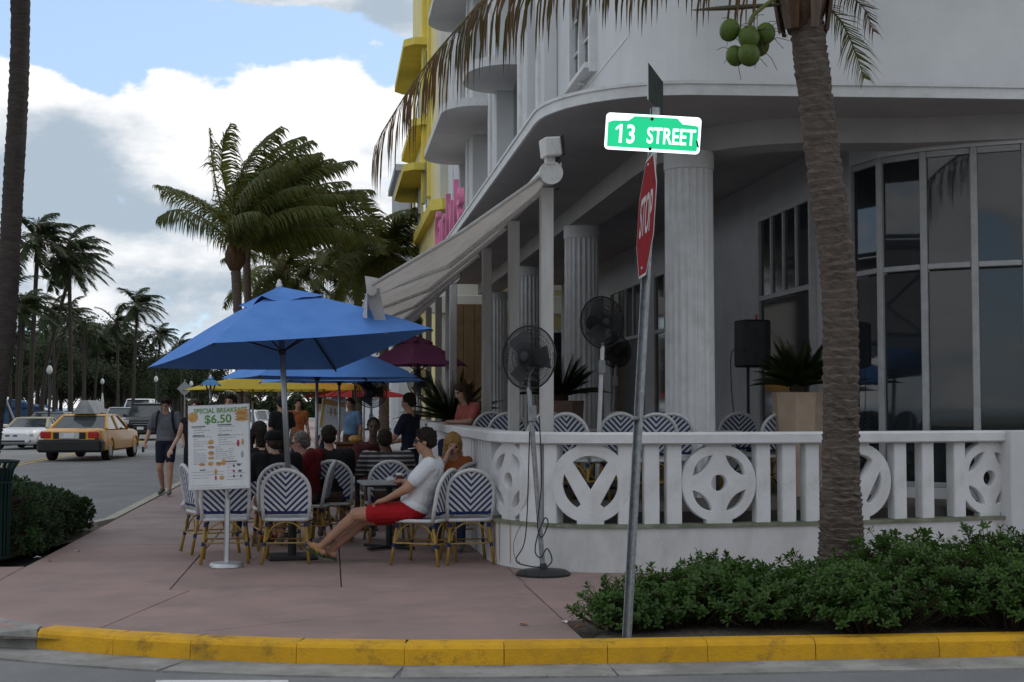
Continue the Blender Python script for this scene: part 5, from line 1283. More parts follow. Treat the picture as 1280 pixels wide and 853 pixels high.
for i in range(26):
    a = P(rg.uniform(915, 955), rg.uniform(30, 65), 11.45) - o_; d = Vector((rg.uniform(-1, 1), rg.uniform(-.6, .3), rg.uniform(-.8, .6))).normalized() * rg.uniform(.15, .3); b.tube([a, a + d * .6, a + d + Vector((0, 0, -.05))], .003, 3)
b.build('dry_spikelets', BOOT, cp)['kind'] = 'stuff'
sp_pts = [P(975, 6, 11.6), P(930, 9, 11.5), P(895, 11, 11.45), P(864, 13, 11.4)]
MB().tube([p - o_ for p in bez(sp_pts, 12)], [.018, .02, .024, .028, .03, .03, .03, .028, .025, .02, .014, .008, .004][:len(bez(sp_pts, 12))] + [.003] * max(0, len(bez(sp_pts, 12)) - 13), 7, flat=.7).build('spathe', mat('spathe_brown', (.10, .085, .05), (.07, .055, .03), 8, .7), cp, smooth=True)

# ---------------------------------------------------------------- shrubs and hedge
SHR = mat('shrub_leaf', (.068, .14, .02), (.028, .062, .011), 2.3, .45, trans=.28, spec=.35, contrast=(.3, .7)); HDG = mat('hedge_leaf', (.03, .065, .016), (.017, .038, .011), 2.5, .5, trans=.2); TWIG = mat('twig', (.07, .05, .035), (.05, .035, .025), 9, .9)
def leaf_faces(b, p, d, L_, w_, up):
    s = d.cross(up); s = s.normalized() if s.length > 1e-3 else d.orthogonal().normalized(); n_ = s.cross(d)
    m = p + d * L_ * .62; tip = p + d * L_ - n_ * L_ * .12
    b.add([p, m - s * w_ + n_ * w_ * .35, tip, m + s * w_ + n_ * w_ * .35, m], [(0, 4, 1), (1, 4, 2), (0, 3, 4), (4, 3, 2)])
def hedge_h(x, y, rx, ry, h): return h * (1 - .45 * max(0, (y / ry + .35) / 1.35)) * (1 - .22 * max(0, (x / rx - .55) / .45))
def shrub(loc, rx, ry, h, label, seed, m, nros=330, leaf=.062, name='shrub', group=None, flat=False, cat='shrub'):
    t = thing(name, label, cat, loc, group=group); rg = random.Random(seed); b = MB(); tw = MB()
    lob = [(rg.uniform(-.55, .55) * rx, rg.uniform(-.5, .5) * ry, rg.uniform(.75, 1.08), rg.uniform(.45, .7)) for _ in range(9)] + [(0, 0, .9, .8)]
    for i in range(nros):
        lx, ly, lh, lr = lob[rg.randrange(len(lob))]
        a = rg.uniform(0, 6.283); ph = math.asin(rg.uniform(-.25, 1)); rr_ = rg.random() ** .3
        if flat: p = Vector((rg.uniform(-rx, rx), rg.uniform(-ry, ry), h * rg.uniform(.05, 1))); e_ = max(abs(p.x / rx), abs(p.y / ry), p.z / h); p = p / max(e_, .01) * rg.uniform(.86, 1.03); p.z = max(.03, min(p.z, h * rg.uniform(.95, 1.05)) * hedge_h(p.x, p.y, rx, ry, h) / h)
        else: p = Vector((lx + lr * rx * math.cos(a) * math.cos(ph) * rr_, ly + lr * ry * math.sin(a) * math.cos(ph) * rr_, max(.03, h * lh * (.38 + .62 * math.sin(ph) * rr_))))
        axis = (Vector((p.x / rx * .8, p.y / ry * .8, .75)) + Vector((rg.uniform(-.4, .4), rg.uniform(-.4, .4), 0))).normalized(); s1 = axis.orthogonal().normalized(); s2 = axis.cross(s1)
        tw.tube([Vector((p.x * .55, p.y * .55, max(0, p.z - .2))), p], .003, 3, caps=False)
        k = rg.randint(7, 11)
        for j in range(k):
            an = j * 2.4 + rg.uniform(-.3, .3); el = lerp(.1, 1.1, j / k); d = (s1 * math.cos(an) + s2 * math.sin(an)) * math.cos(el) + axis * math.sin(el)
            leaf_faces(b, p - axis * .03 * (1 - j / k), d.normalized(), leaf * rg.uniform(.7, 1.25), leaf * .27, axis)
    tw.build('twigs', TWIG, t); b.build('foliage', m, t); return t
SG = 'glossy shrubs behind the yellow kerb'
shl = [(790, 10.35, .42, .42, .36, 'small loose glossy shrub around the foot of the street sign post'), (862, 10.6, .55, .5, .44, 'rounded glossy shrub right of the street sign post'), (962, 10.55, .58, .5, .42, 'low glossy shrub left of the ringed palm trunk'), (1085, 10.3, .55, .5, .50, 'glossy shrub in front of the ringed palm trunk'), (1165, 10.6, .62, .55, .58, 'tallest glossy shrub right of the ringed palm trunk'), (1262, 10.45, .62, .55, .55, 'glossy shrub farthest along the kerb from the sign post'), (1360, 10.5, .6, .55, .54, 'glossy shrub near the terrace end pier'), (905, 11.2, .5, .45, .42, 'back-row glossy shrub close to the low terrace wall'), (1030, 11.3, .5, .4, .40, 'back-row glossy shrub just behind the palm trunk foot'), (1130, 11.3, .6, .45, .62, 'back-row glossy shrub tucked behind the tallest one'), (1235, 11.3, .6, .45, .62, 'back-row glossy shrub near the white end pier')]
for i, (px, Z, rx, ry, h, lab) in enumerate(shl):
    q = P(px, 700, Z - .22 if Z < 11 else Z); shrub((q.x, q.y, -.01), rx, ry, h, lab, 100 + i, SHR, nros=int(640 * rx * ry / .3 * 1.1), leaf=.05, group=SG)
shrub((-4.45, 16.95, -.01), 1.4, 1.75, .86, 'clipped dark green hedge beside the litter bin', 300, HDG, nros=3000, leaf=.055, name='hedge', flat=True, cat='hedge')
b = MB()
for i in range(5): pass
# small fallen leaves and litter near the hedge
LFL = mat('fallen_leaf', (.35, .16, .03), (.2, .09, .02), 6, .8)
for i, (px, py) in enumerate(((46, 698), (62, 702), (28, 695), (98, 690), (655, 782), (722, 786), (705, 779))):
    q = G(px, py); o = MB().add([(-.04, -.015, 0), (0, -.03, .012), (.05, 0, .004), (0, .025, .015)], [(0, 1, 2, 3)]).build('fallen_leaf', LFL if i % 3 else PAPER); o.location = (q.x, q.y, .006); o.rotation_euler = (0, 0, i * 1.3)
    tag(o, 'dry fallen leaf lying on the pavement edge' if i % 3 else 'scrap of pale paper lying on the ground', 'leaf' if i % 3 else 'litter', 'fallen leaves' if i % 3 else 'scraps of paper')
# palms across the side street, behind the viewpoint (seen mirrored in the windows)
for i, (x, y, m_) in enumerate(((6, -9, ma), (11, -8, mb_), (2, -12, mc), (16, -9.5, ma))):
    dup(m_, (x, y, 0), .4 * i, 'palm in front of the added apartment block across the side street', 'palms across the side street', s=.8)
# ================================================================ PEOPLE
import numpy as np
from mathutils import noise
def skinmat(name, c): return mat(name, c, tuple(x * .8 for x in c), 7, .55, spec=.35)
SK1 = skinmat('skin_tan', (.42, .225, .145)); SK2 = skinmat('skin_fair', (.50, .30, .22)); SK3 = skinmat('skin_deep', (.085, .045, .03))
def cloth(name, c, c2=None): return mat(name, c, c2 or tuple(x * .7 for x in c), 5, .9, .35, 16, detail=6)
class Body:
    def __init__(self): self.pr = []; self.mats = []
    def m(self, mt):
        if mt not in self.mats: self.mats.append(mt)
        return self.mats.index(mt)
    def cap(self, a, b, ra, rb, mt): self.pr.append(('c', Vector(a), Vector(b), ra, rb, self.m(mt)))
    def ell(self, c, r, mt, rot=None): self.pr.append(('e', Vector(c), Vector(r), rot or Matrix.Identity(3), None, self.m(mt)))
    def mesh(self, name, vox, smooth=2):
        b = MB()
        for p in self.pr:
            if p[0] == 'c':
                _, a, c, ra, rb, _m = p
                b.ball(a, ra, 12); b.ball(c, rb, 12)
                if (c - a).length > 1e-4: b.tube([a, c], [ra, rb], 12)
            else:
                _, c, r, rot, _n, _m = p; b.ball((0, 0, 0), tuple(r), 18, Matrix.Translation(c) @ rot.to_4x4())
        me = b.data(name, []) if False else None
        me = bpy.data.meshes.new(name); me.from_pydata(b.v, [], b.f)
        o = bpy.data.objects.new(name, me); col.objects.link(o)
        md = o.modifiers.new('r', 'REMESH'); md.mode = 'VOXEL'; md.voxel_size = vox
        ms = o.modifiers.new('s', 'SMOOTH'); ms.iterations = smooth; ms.factor = .5
        dg = bpy.context.evaluated_depsgraph_get(); out_ = bpy.data.meshes.new_from_object(o.evaluated_get(dg)); bpy.data.objects.remove(o); bpy.data.meshes.remove(me)
        for mt in self.mats: out_.materials.append(mt)
        n = len(out_.polygons); ctr = np.empty(n * 3); out_.polygons.foreach_get('center', ctr); ctr = ctr.reshape(-1, 3)
        best = np.full(n, 1e9); idx = np.zeros(n, int)
        for p in self.pr:
            if p[0] == 'c':
                a = np.array(p[1]); c = np.array(p[2]); ab = c - a; L2 = max(ab @ ab, 1e-9); t = np.clip(((ctr - a) @ ab) / L2, 0, 1); d = np.linalg.norm(ctr - (a + t[:, None] * ab), axis=1) - (p[3] + (p[4] - p[3]) * t)
            else:
                q = (ctr - np.array(p[1])) @ np.array(p[3]); r = np.array(p[2]); k = np.linalg.norm(q / r, axis=1); d = (k - 1) * r.min()
            w = d < best; best[w] = d[w]; idx[w] = p[5]
        out_.polygons.foreach_set('material_index', idx.astype(np.int32)); out_.polygons.foreach_set('use_smooth', np.ones(n, bool)); out_.name = name; out_.update(); return out_
def person(label, loc, rz, J, skin, shirt, bottom, hair, vox=.012, sleeve=.55, leg='shorts', shoes=None, hairstyle='short', look=0.0, tilt=0.0, glasses=False, cap=None, build=1.0, seat=True, sandals=None, stripes=None, female=False, group=None):
    """J: joints in the person's frame (x right, y forward, z up)"""
    t = thing('person', label, 'person', loc, R(rz), group=group); B = Body(); V = {k: Vector(v) for k, v in J.items()}
    k = build; P_, Ch, Nk, Hd = V['pelvis'], V['chest'], V['neck'], V['head']
    # trunk
    ax = (Ch - P_).normalized(); xx = Vector((1, 0, 0)); yy = ax.cross(xx).normalized(); rot = Matrix((xx, -yy, ax)).transposed() if ax.cross(xx).y < 0 else Matrix((xx, yy, ax)).transposed()
    sw = (V['shR'] - V['shL']).length / 2
    B.ell(P_ + ax * .02, (.165 * k, .125 * k, .13), bottom, rot); B.ell(P_.lerp(Ch, .12), (.172 * k, .132 * k, .085), shirt, rot); B.ell(P_.lerp(Ch, .38), (.155 * k, .122 * k, .17), shirt, rot); B.ell(P_.lerp(Ch, .8), (.168 * k, .118 * k, .20), shirt, rot)
    for s in ('L', 'R'): B.cap(P_.lerp(Ch, .3) + xx * (.06 if s == 'R' else -.06), V['sh' + s].lerp(Ch, .35), .10 * k, .085 * k, shirt); B.cap(Nk - ax * .05, V['sh' + s] + Vector((0, 0, -.01)), .06, .066 * k, shirt)
    B.cap(Nk - ax * .03, Hd + Vector((0, 0, -.06)), .058, .054, skin)
    for s, sg in (('L', -1), ('R', 1)):
        sh, el, wr = V['sh' + s], V['el' + s], V['wr' + s]
        B.cap(sh, el, .052 * k, .042 * k, skin); B.cap(el, wr, .041 * k, .028, skin)
        if sleeve >= 1: B.cap(sh, el, .062 * k, .052 * k, shirt); B.cap(el, el.lerp(wr, sleeve - 1), .052 * k, .046 * k, shirt)
        elif sleeve > 0: B.cap(sh, sh.lerp(el, sleeve), .066 * k, .064 * k, shirt)
        # hand
        d = V.get('hd' + s); d = d if d is not None else (wr - el); d = d.normalized(); pn = V.get('pn' + s); pn = pn if pn is not None else Vector((0, 0, 1)); lat = d.cross(pn); lat = lat.normalized() if lat.length > .05 else d.orthogonal().normalized(); up = lat.cross(d)
        B.cap(wr, wr + d * .085 + lat * .018, .027, .021, skin); B.cap(wr, wr + d * .085 - lat * .018, .026, .021, skin)
        for q, (o_, l_) in enumerate(((-.031, .062), (-.010, .074), (.011, .070), (.030, .054))):
            a = wr + d * .088 + lat * o_; m_ = a + d * l_ * .52 - up * .010; e = m_ + d * l_ * .36 - up * .03
            B.cap(a, m_, .0098, .0088, skin); B.cap(m_, e, .0088, .0078, skin)
        th = wr + d * .03 + lat * (-.03 * sg); B.cap(th, th + d * .035 - lat * (.028 * sg) - up * .01, .012, .0105, skin); B.cap(th + d * .035 - lat * (.028 * sg) - up * .01, th + d * .066 - lat * (.03 * sg) - up * .02, .0105, .009, skin)
        hp, kn, an, to = V['hp' + s], V['kn' + s], V['an' + s], V['to' + s]
        B.cap(hp, kn, .082 * k, .056 * k, skin if leg == 'shorts' else bottom); B.cap(kn, kn.lerp(an, .35), .054, .058, skin if leg == 'shorts' else bottom); B.cap(kn.lerp(an, .3), an, .056, .036, skin if leg == 'shorts' else bottom)
        if leg == 'shorts': B.cap(hp, hp.lerp(kn, .68), .090 * k, .076 * k, bottom)
        else: B.cap(hp, kn, .092 * k, .068 * k, bottom); B.cap(kn, kn.lerp(an, .93), .066, .05, bottom)
        fm = shoes or skin; fd = (to - an); heel = an + Vector((0, 0, -.045)) - fd.normalized() * .03
        B.cap(heel, to, .036 if not shoes else .042, .030 if not shoes else .038, fm); B.cap(an, an.lerp(to, .6), .036, .030, fm)
        if not shoes:
            fl = fd.normalized(); lt = fl.cross(Vector((0, 0, 1))).normalized()
            for q in range(5): B.cap(to + lt * (.026 - .013 * q) * sg * -1, to + lt * (.03 - .015 * q) * sg * -1 + fl * (.038 - .005 * q), .012 - .0012 * q, .010 - .001 * q, skin)
    # head, turned by look and tilted down by tilt
    HR = (Matrix.Rotation(R(look), 3, 'Z') @ Matrix.Rotation(R(-tilt), 3, 'X'))
    def h(x, y, z): return Hd + HR @ Vector((x, y, z))
    B.ell(h(0, -.008, .03), (.074, .094, .092), skin, HR); B.ell(h(0, .022, -.045), (.058, .068, .072), skin, HR); B.ell(h(0, .045, -.092), (.034, .034, .026), skin, HR)
    B.cap(h(0, .088, .015), h(0, .108, -.026), .010, .015, skin); B.ell(h(0, .075, .032), (.052, .018, .012), skin, HR); B.ell(h(0, .080, -.060), (.024, .012, .010), mat('lip', (.30, .12, .10), None) if skin is not SK3 else SK3, HR)
    for sg in (-1, 1): B.ell(h(sg * .076, -.005, -.005), (.010, .022, .032), skin, HR); B.ell(h(sg * .04, .06, -.02), (.022, .02, .022), skin, HR)
    body = link('body', B.mesh('body', vox), t)
    if stripes: pass
    # eyes and brows
    e = MB()
    for sg in (-1, 1): e.ball(h(sg * .031, .079, .010), (.0125, .009, .008), 8); e.tube([h(sg * .014, .090, .030), h(sg * .050, .080, .031)], .0045, 5)
    e.build('eyes', mat('dark_eye', (.02, .015, .012), None, 5, .4), t, smooth=True)['kind'] = 'stuff'
    # hair
    if hair:
        Hh = Body()
        if hairstyle in ('short', 'long', 'bun', 'crop'):
            gr = .006 if hairstyle == 'crop' else .016
            Hh.ell(h(0, -.022, .052), (.078 + gr, .088 + gr, .080 + gr), hair, HR); Hh.ell(h(0, -.05, .0), (.074 + gr * .6, .062 + gr, .075), hair, HR)
            if hairstyle == 'short': 
                for q in range(7): Hh.ell(h(-.045 + .015 * q, .04 + .012 * math.sin(q * 2.3), .108 + .008 * math.sin(q * 1.7)), (.02, .035, .018), hair, HR)
            for sg in (-1, 1): Hh.ell(h(sg * .073, -.012, .022), (.014, .036, .036), hair, HR)
            if hairstyle == 'long':
                for sg in (-1, 1):
                    Hh.cap(h(sg * .07, -.01, .05), h(sg * .085, .0, -.12), .032, .03, hair); Hh.cap(h(sg * .085, 0, -.12), h(sg * .09, -.005, -.22), .03, .016, hair)
                Hh.cap(h(0, -.08, .03), h(0, -.095, -.2), .072, .05, hair)
            if hairstyle == 'bun': Hh.ell(h(0, -.12, .06), (.04, .04, .04), hair, HR)
        hm = Hh.mesh('hair', max(vox * .9, .009), 1)
        for v in hm.vertices: v.co += v.normal * (noise.noise(v.co * 34) * .011 + noise.noise(v.co * 90) * .006)
        link('hair', hm, t)
    if cap:
        c = MB(); M4 = Matrix.Translation(Hd) @ HR.to_4x4()
        c.lathe([(.098, .035), (.1, .07), (.085, .115), (.05, .14), (.005, .148)], 18, M4 @ Matrix.Diagonal((1, 1.12, 1, 1)) @ Matrix.Translation((0, -.012, 0))); vs = []; fs = []
        for i in range(9):
            a = math.pi * (.12 + .76 * i / 8); vs += [(.098 * math.cos(a), .098 * math.sin(a), .048), (.085 * math.cos(a), .09 + .10 * math.sin(a), .032)]
        for i in range(8): fs.append((2 * i, 2 * i + 1, 2 * i + 3, 2 * i + 2))
        c.add(vs, fs, M4); c.build('cap', cap, t, smooth=True)
    if glasses:
        g_ = MB(); M4 = Matrix.Translation(Hd) @ HR.to_4x4()
        for sg in (-1, 1):
            g_.box((sg * .034, .103, .010), (.052, .006, .036), sg * -.12, .002, M4); g_.tube([M4 @ Vector((sg * .060, .098, .016)), M4 @ Vector((sg * .084, .05, .016)), M4 @ Vector((sg * .084, -.02, .008))], .0042, 5)
        g_.tube([M4 @ Vector((-.012, .106, .014)), M4 @ Vector((.012, .106, .014))], .004, 5)
        g_.build('glasses', BLACK, t)
    if sandals:
        for s in ('L', 'R'):
            an, to = V['an' + s], V['to' + s]; f = (to - an); f.normalize(); heel = an + Vector((0, 0, -.06)) - f * .06
            toe = to + f * .055; mid = (heel + toe) / 2; lt = f.cross(Vector((0, 0, 1))).normalized(); dn = f.cross(lt).normalized(); dn = dn if dn.z < 0 else -dn
            heel2, toe2 = heel + dn * .022, toe + dn * .036; vs = []; N = 10
            for i in range(N):
                s_ = i / (N - 1); w_ = .030 + .018 * math.sin(math.pi * (.15 + .75 * s_)) if 0 < i < N - 1 else .018
                c = heel2.lerp(toe2, s_)
                for (q, z) in ((-1, 0), (1, 0), (1, 1), (-1, 1)): vs.append(c + lt * w_ * q + dn * .018 * z)
            fs = []
            for i in range(N - 1):
                for j in range(4): fs.append((4 * i + j, 4 * i + (j + 1) % 4, 4 * i + 4 + (j + 1) % 4, 4 * i + 4 + j))
            fs += [(0, 1, 2, 3), (4 * N - 4, 4 * N - 3, 4 * N - 2, 4 * N - 1)]
            fo = MB().add(vs, fs).build('sandal', sandals[0], t)
            b = MB(); tp = heel2.lerp(toe2, .80) - dn * .03
            for sg in (-1, 1): b.tube([tp, heel2.lerp(toe2, .62) - dn * .07 + lt * sg * .022, heel2.lerp(toe2, .42) - dn * .03 + lt * sg * .045, heel2.lerp(toe2, .36) + lt * sg * .046], .0085, 5)
            b.build('strap', sandals[1], fo, smooth=True)
    return t
def seatJ(**kw):
    J = dict(pelvis=(0, -.08, .56), chest=(0, -.13, .94), neck=(0, -.12, 1.08), head=(0, -.08, 1.23), shL=(-.19, -.13, 1.03), shR=(.19, -.13, 1.03), elL=(-.25, .04, .80), elR=(.25, .04, .80), wrL=(-.14, .24, .80), wrR=(.14, .24, .80),
             hpL=(-.09, -.05, .53), hpR=(.09, -.05, .53), knL=(-.13, .38, .52), knR=(.13, .38, .52), anL=(-.13, .36, .10), anR=(.13, .36, .10), toL=(-.14, .52, .05), toR=(.14, .52, .05))
    J.update(kw); return J
def standJ(**kw):
    J = dict(pelvis=(0, 0, .95), chest=(0, -.01, 1.31), neck=(0, 0, 1.47), head=(0, .03, 1.63), shL=(-.19, 0, 1.42), shR=(.19, 0, 1.42), elL=(-.25, -.03, 1.13), elR=(.25, -.03, 1.13), wrL=(-.27, .06, .88), wrR=(.27, .06, .88),
             hpL=(-.09, 0, .92), hpR=(.09, 0, .92), knL=(-.10, .02, .49), knR=(.10, .02, .49), anL=(-.10, -.02, .085), anR=(.10, -.02, .085), toL=(-.12, .13, .04), toR=(.12, .13, .04))
    J.update(kw); return J
HB = mat('hair_dark', (.014, .010, .008), (.024, .018, .013), 30, .75, .5, 60, spec=.15); HBR = mat('hair_brown', (.05, .028, .015), (.03, .018, .01), 30, .5, .5, 60); HBL = mat('hair_blonde', (.36, .21, .075), (.24, .13, .04), 26, .5, .5, 60, stretch=(1, 1, .2)); HGY = mat('hair_grey', (.14, .12, .11), (.09, .08, .07), 30, .6)
WT = mat('printed_white_tee', (.66, .67, .69), (.60, .61, .64), 4, .9, .3, 14); RDS = cloth('red_shorts', (.38, .012, .018)); BLK = cloth('black_cotton', (.014, .014, .016)); NVY = cloth('navy_cotton', (.014, .018, .035)); GRYT = cloth('charcoal_tee', (.12, .125, .135), (.085, .09, .1)); DKRED = cloth('dark_red_cotton', (.13, .012, .014)); MAR = cloth('maroon_cotton', (.07, .018, .02)); DEN = cloth('denim', (.025, .04, .085)); SAL = cloth('salmon_top', (.42, .12, .10)); ORT = cloth('orange_top', (.38, .12, .04)); WSH = mat('white_shoe', (.6, .6, .6), (.5, .5, .5), 9, .7); GSH = mat('grey_shoe', (.16, .15, .14), (.1, .1, .09), 12, .8); LBL = cloth('light_blue_shirt', (.16, .28, .45)); WHC = cloth('white_shirt', (.6, .6, .6)); BRS = cloth('brown_shorts', (.10, .07, .05))
def striped():
    m = bpy.data.materials.new('striped_jersey'); m.use_nodes = True; n = m.node_tree.nodes; l = m.node_tree.links; b = n['Principled BSDF']; b.inputs['Roughness'].default_value = .9
    tcn = n.new('ShaderNodeTexCoord'); sp = n.new('ShaderNodeSeparateXYZ'); l.new(tcn.outputs['Object'], sp.inputs[0]); q = n.new('ShaderNodeMath'); q.operation = 'MULTIPLY'; q.inputs[1].default_value = 2 * math.pi / .055; l.new(sp.outputs[2], q.inputs[0]); s = n.new('ShaderNodeMath'); s.operation = 'SINE'; l.new(q.outputs[0], s.inputs[0])
    r = n.new('ShaderNodeValToRGB'); e = r.color_ramp.elements; e[0].position = .45; e[0].color = (.022, .02, .022, 1); e[1].position = .55; e[1].color = (.05, .045, .05, 1); x = r.color_ramp.elements.new(.93); x.color = (.26, .25, .25, 1)
    mr = n.new('ShaderNodeMapRange'); mr.inputs[1].default_value = -1; l.new(s.outputs[0], mr.inputs[0]); l.new(mr.outputs[0], r.inputs[0]); l.new(r.outputs[0], b.inputs['Base Color']); return m
STR = striped()
def at(px, Z): q = P(px, 500, Z); return (q.x, q.y, 0)
# 1 the man in red shorts
YFL = mat('yellow_strap', (.62, .42, .02), None, 6, .5); GSO = mat('green_sole', (.05, .09, .04), (.03, .06, .03), 6, .6)
m1 = person('man in white tee and red shorts leaning back smoking, feet in yellow flip-flops', at(529, 14.1), 78,
    dict(pelvis=(0, .10, .555), chest=(0, -.09, .90), neck=(-.01, -.09, 1.045), head=(-.02, -.02, 1.225), shL=(-.195, -.085, 1.0), shR=(.195, -.10, 1.0), elL=(-.235, .13, .765), elR=(.27, .10, .77), wrL=(-.17, .345, .655), wrR=(.40, .24, .80),
         hpL=(-.09, .14, .535), hpR=(.09, .14, .53), knL=(-.10, .66, .50), knR=(.06, .60, .44), anL=(-.02, 1.04, .165), anR=(.10, .95, .125), toL=(-.05, 1.15, .20), toR=(.10, 1.10, .145), hdL=(.3, .9, -.25), pnL=(0, .2, 1), hdR=(.5, .8, .1)),
    SK1, WT, RDS, HB, vox=.0085, sleeve=.6, hairstyle='short', look=6, tilt=4, glasses=True, sandals=(GSO, YFL), build=1.24)
b = MB(); hd = Vector((-.02, -.02, 1.225)); b.tube([hd + Vector((-.012, .092, -.062)), hd + Vector((-.028, .165, -.072))], .0042, 6); b.build('cigarette', WHITE2, m1)
# 2 blonde woman
person('blonde woman in orange top with a hand raised to her mouth', at(567, 15.7), 168, seatJ(chest=(0, -.06, .92), neck=(0, -.02, 1.02), head=(.0, .05, 1.145), shL=(-.16, -.03, .97), shR=(.16, -.03, .97), elR=(.20, .16, .76), wrR=(.06, .17, 1.0), hdR=(-.3, -.1, .9), elL=(-.2, .15, .78), wrL=(-.02, .28, .80)), SK2, ORT, DEN, HBL, vox=.011, sleeve=.3, leg='long', shoes=GSH, hairstyle='long', look=14, tilt=22, build=.85)
# 3 black cap
person('broad person in black shirt and black cap seated with back to the camera', at(345, 15.6), 12, seatJ(chest=(0, -.05, .92), neck=(0, 0, 1.04), head=(-.02, .06, 1.17), shL=(-.22, -.05, 1.0), shR=(.22, -.05, 1.0)), SK2, BLK, BRS, HBR, vox=.013, sleeve=1.2, shoes=GSH, hairstyle='crop', look=20, cap=BLK, build=1.2)
# 4 red shirt
person('close-cropped man with glasses in a dark red shirt seated in profile', at(380, 16.2), 78, seatJ(chest=(0, -.06, .9), neck=(0, -.02, 1.02), head=(0, .04, 1.155)), SK2, DKRED, BRS, HGY, vox=.012, sleeve=.7, shoes=mat('red_shoe', (.2, .02, .02), None), hairstyle='crop', tilt=10, glasses=True, build=1.05)
# 5 plain black shirt
person('dark-haired person in plain black shirt seated with back to the camera', at(413, 16.5), -4, seatJ(chest=(0, -.05, .94), neck=(0, -.02, 1.07), head=(-.02, .03, 1.215), shL=(-.22, -.05, 1.02), shR=(.22, -.05, 1.02)), SK1, BLK, BRS, HB, vox=.013, sleeve=.8, shoes=GSH, hairstyle='short', look=10, build=1.15)
# 6 striped
person('stocky man in dark striped shirt seated with back to the camera', at(484, 16.4), 4, seatJ(chest=(0, .0, .90), neck=(0, .06, 1.03), head=(-.02, .12, 1.18), shL=(-.24, .0, .99), shR=(.24, .0, .99), elL=(-.3, .15, .78), elR=(.3, .15, .78)), SK3, STR, BRS, HB, vox=.013, sleeve=.8, shoes=GSH, hairstyle='crop', look=15, build=1.25)
# 7 maroon, facing
person('dark-skinned man in maroon shirt facing the camera across the table', at(467, 18.5), 188, seatJ(head=(0, .0, 1.30), neck=(0, -.06, 1.12)), SK3, MAR, BRS, HB, vox=.014, sleeve=.6, shoes=GSH, hairstyle='crop', look=-10)
# 8 waiter
w8 = at(513, 19.4)
person('waiter in navy tee and jeans standing and reaching towards a table', w8, 62, standJ(elL=(-.24, .12, 1.16), wrL=(-.18, .36, 1.05), elR=(.24, .1, 1.15), wrR=(.2, .33, 1.08)), SK1, NVY, DEN, HB, vox=.014, sleeve=.7, leg='long', shoes=GSH, hairstyle='crop', tilt=12)
# 9 terrace woman
q9 = P(577, 500, 19.3)
person('woman in salmon top with a pale headscarf bending over a terrace table', (q9.x + .12, q9.y, ZF), 120, seatJ(chest=(0, .02, .96), neck=(0, .08, 1.09), head=(0, .15, 1.22), shL=(-.17, .02, 1.03), shR=(.17, .02, 1.03), elL=(-.22, .16, .82), wrL=(-.1, .36, .82)), SK2, SAL, DEN, HBR, vox=.014, sleeve=.7, leg='long', shoes=GSH, hairstyle='long', tilt=20, build=.95)
dup(chair0, (q9.x + .12, q9.y + .02, ZF), R(120), 'chevron bistro chair under the woman in salmon on the terrace', TG)
# 10 walking man
m10 = person('man in charcoal tee and navy shorts walking with a backpack, looking down', at(208, 24.8), 172, standJ(head=(0, .05, 1.61), knL=(-.10, .10, .50), anL=(-.11, .16, .10), toL=(-.14, .32, .06), knR=(.09, .04, .49), anR=(.10, -.20, .12), toR=(.12, -.06, .05), elL=(-.28, .0, 1.14), wrL=(-.36, .12, .94), elR=(.30, -.04, 1.15), wrR=(.34, .10, .93)), SK1, GRYT, NVY, HB, vox=.014, sleeve=.75, shoes=GSH, hairstyle='short', tilt=28, build=1.1)
PACK = cloth('navy_backpack', (.012, .016, .03))
MB().box((0, -.2, 1.22), (.32, .17, .46), 0, .05).build('backpack', PACK, m10, smooth=True)
for sg in (-1, 1): MB().tube([(sg * .12, -.12, 1.46), (sg * .125, .05, 1.5), (sg * .14, .125, 1.36), (sg * .17, .05, 1.12), (sg * .17, -.1, 1.06)], .022, 6, flat=.5).build('strap', PACK, m10, smooth=True)
MB().box((.36, .17, .82), (.035, .02, .10), 0, .006).build('phone', BLACK, m10)
# 11 walking woman
person('woman in black tank top and white trainers walking beside the backpack man', at(243, 22.0), 178, standJ(head=(0, .03, 1.56), neck=(0, 0, 1.41), chest=(0, 0, 1.26), pelvis=(0, 0, .92), shL=(-.16, 0, 1.36), shR=(.16, 0, 1.36), elL=(-.22, -.02, 1.1), elR=(.24, -.02, 1.1), wrL=(-.24, .08, .87), wrR=(.33, .08, .92), knR=(.09, .08, .48), anR=(.10, .12, .10), toR=(.12, .28, .06), knL=(-.09, 0, .48), anL=(-.09, -.2, .12), toL=(-.10, -.06, .05), hpL=(-.08, 0, .9), hpR=(.08, 0, .9)), SK2, BLK, BLK, HBR, vox=.014, sleeve=0, shoes=WSH, hairstyle='long', build=.88, glasses=True)
# 12..16 further away
person('dark-haired standing person behind the top of the menu board', at(289, 21.0), 160, standJ(), SK1, BLK, BLK, HB, vox=.016, sleeve=.7, leg='long', shoes=GSH, hairstyle='short')
person('long-haired person in black seated right behind the menu board', at(323, 16.9), 20, seatJ(head=(0, -.02, 1.26)), SK2, BLK, DEN, HB, vox=.014, sleeve=1.4, leg='long', shoes=GSH, hairstyle='long', build=.95)
person('person in light blue shirt standing beyond the far menu board', at(438, 31), 150, standJ(), SK1, LBL, BRS, HB, vox=.018, sleeve=.7, shoes=GSH)
person('person in white shirt standing at the far tables', at(402, 30), 100, standJ(), SK2, WHC, DEN, HB, vox=.018, sleeve=.7, leg='long', shoes=GSH)
person('person in orange top standing under the far yellow umbrella', at(372, 33), 200, standJ(), SK1, ORT, DEN, HB, vox=.018, sleeve=.5, leg='long', shoes=GSH)
person('person in black standing among the far tables', at(352, 27), 30, standJ(), SK1, BLK, BLK, HB, vox=.018, sleeve=.7, leg='long', shoes=GSH)
chair(323, 16.95, 20, 'chevron bistro chair under the long-haired person in black')
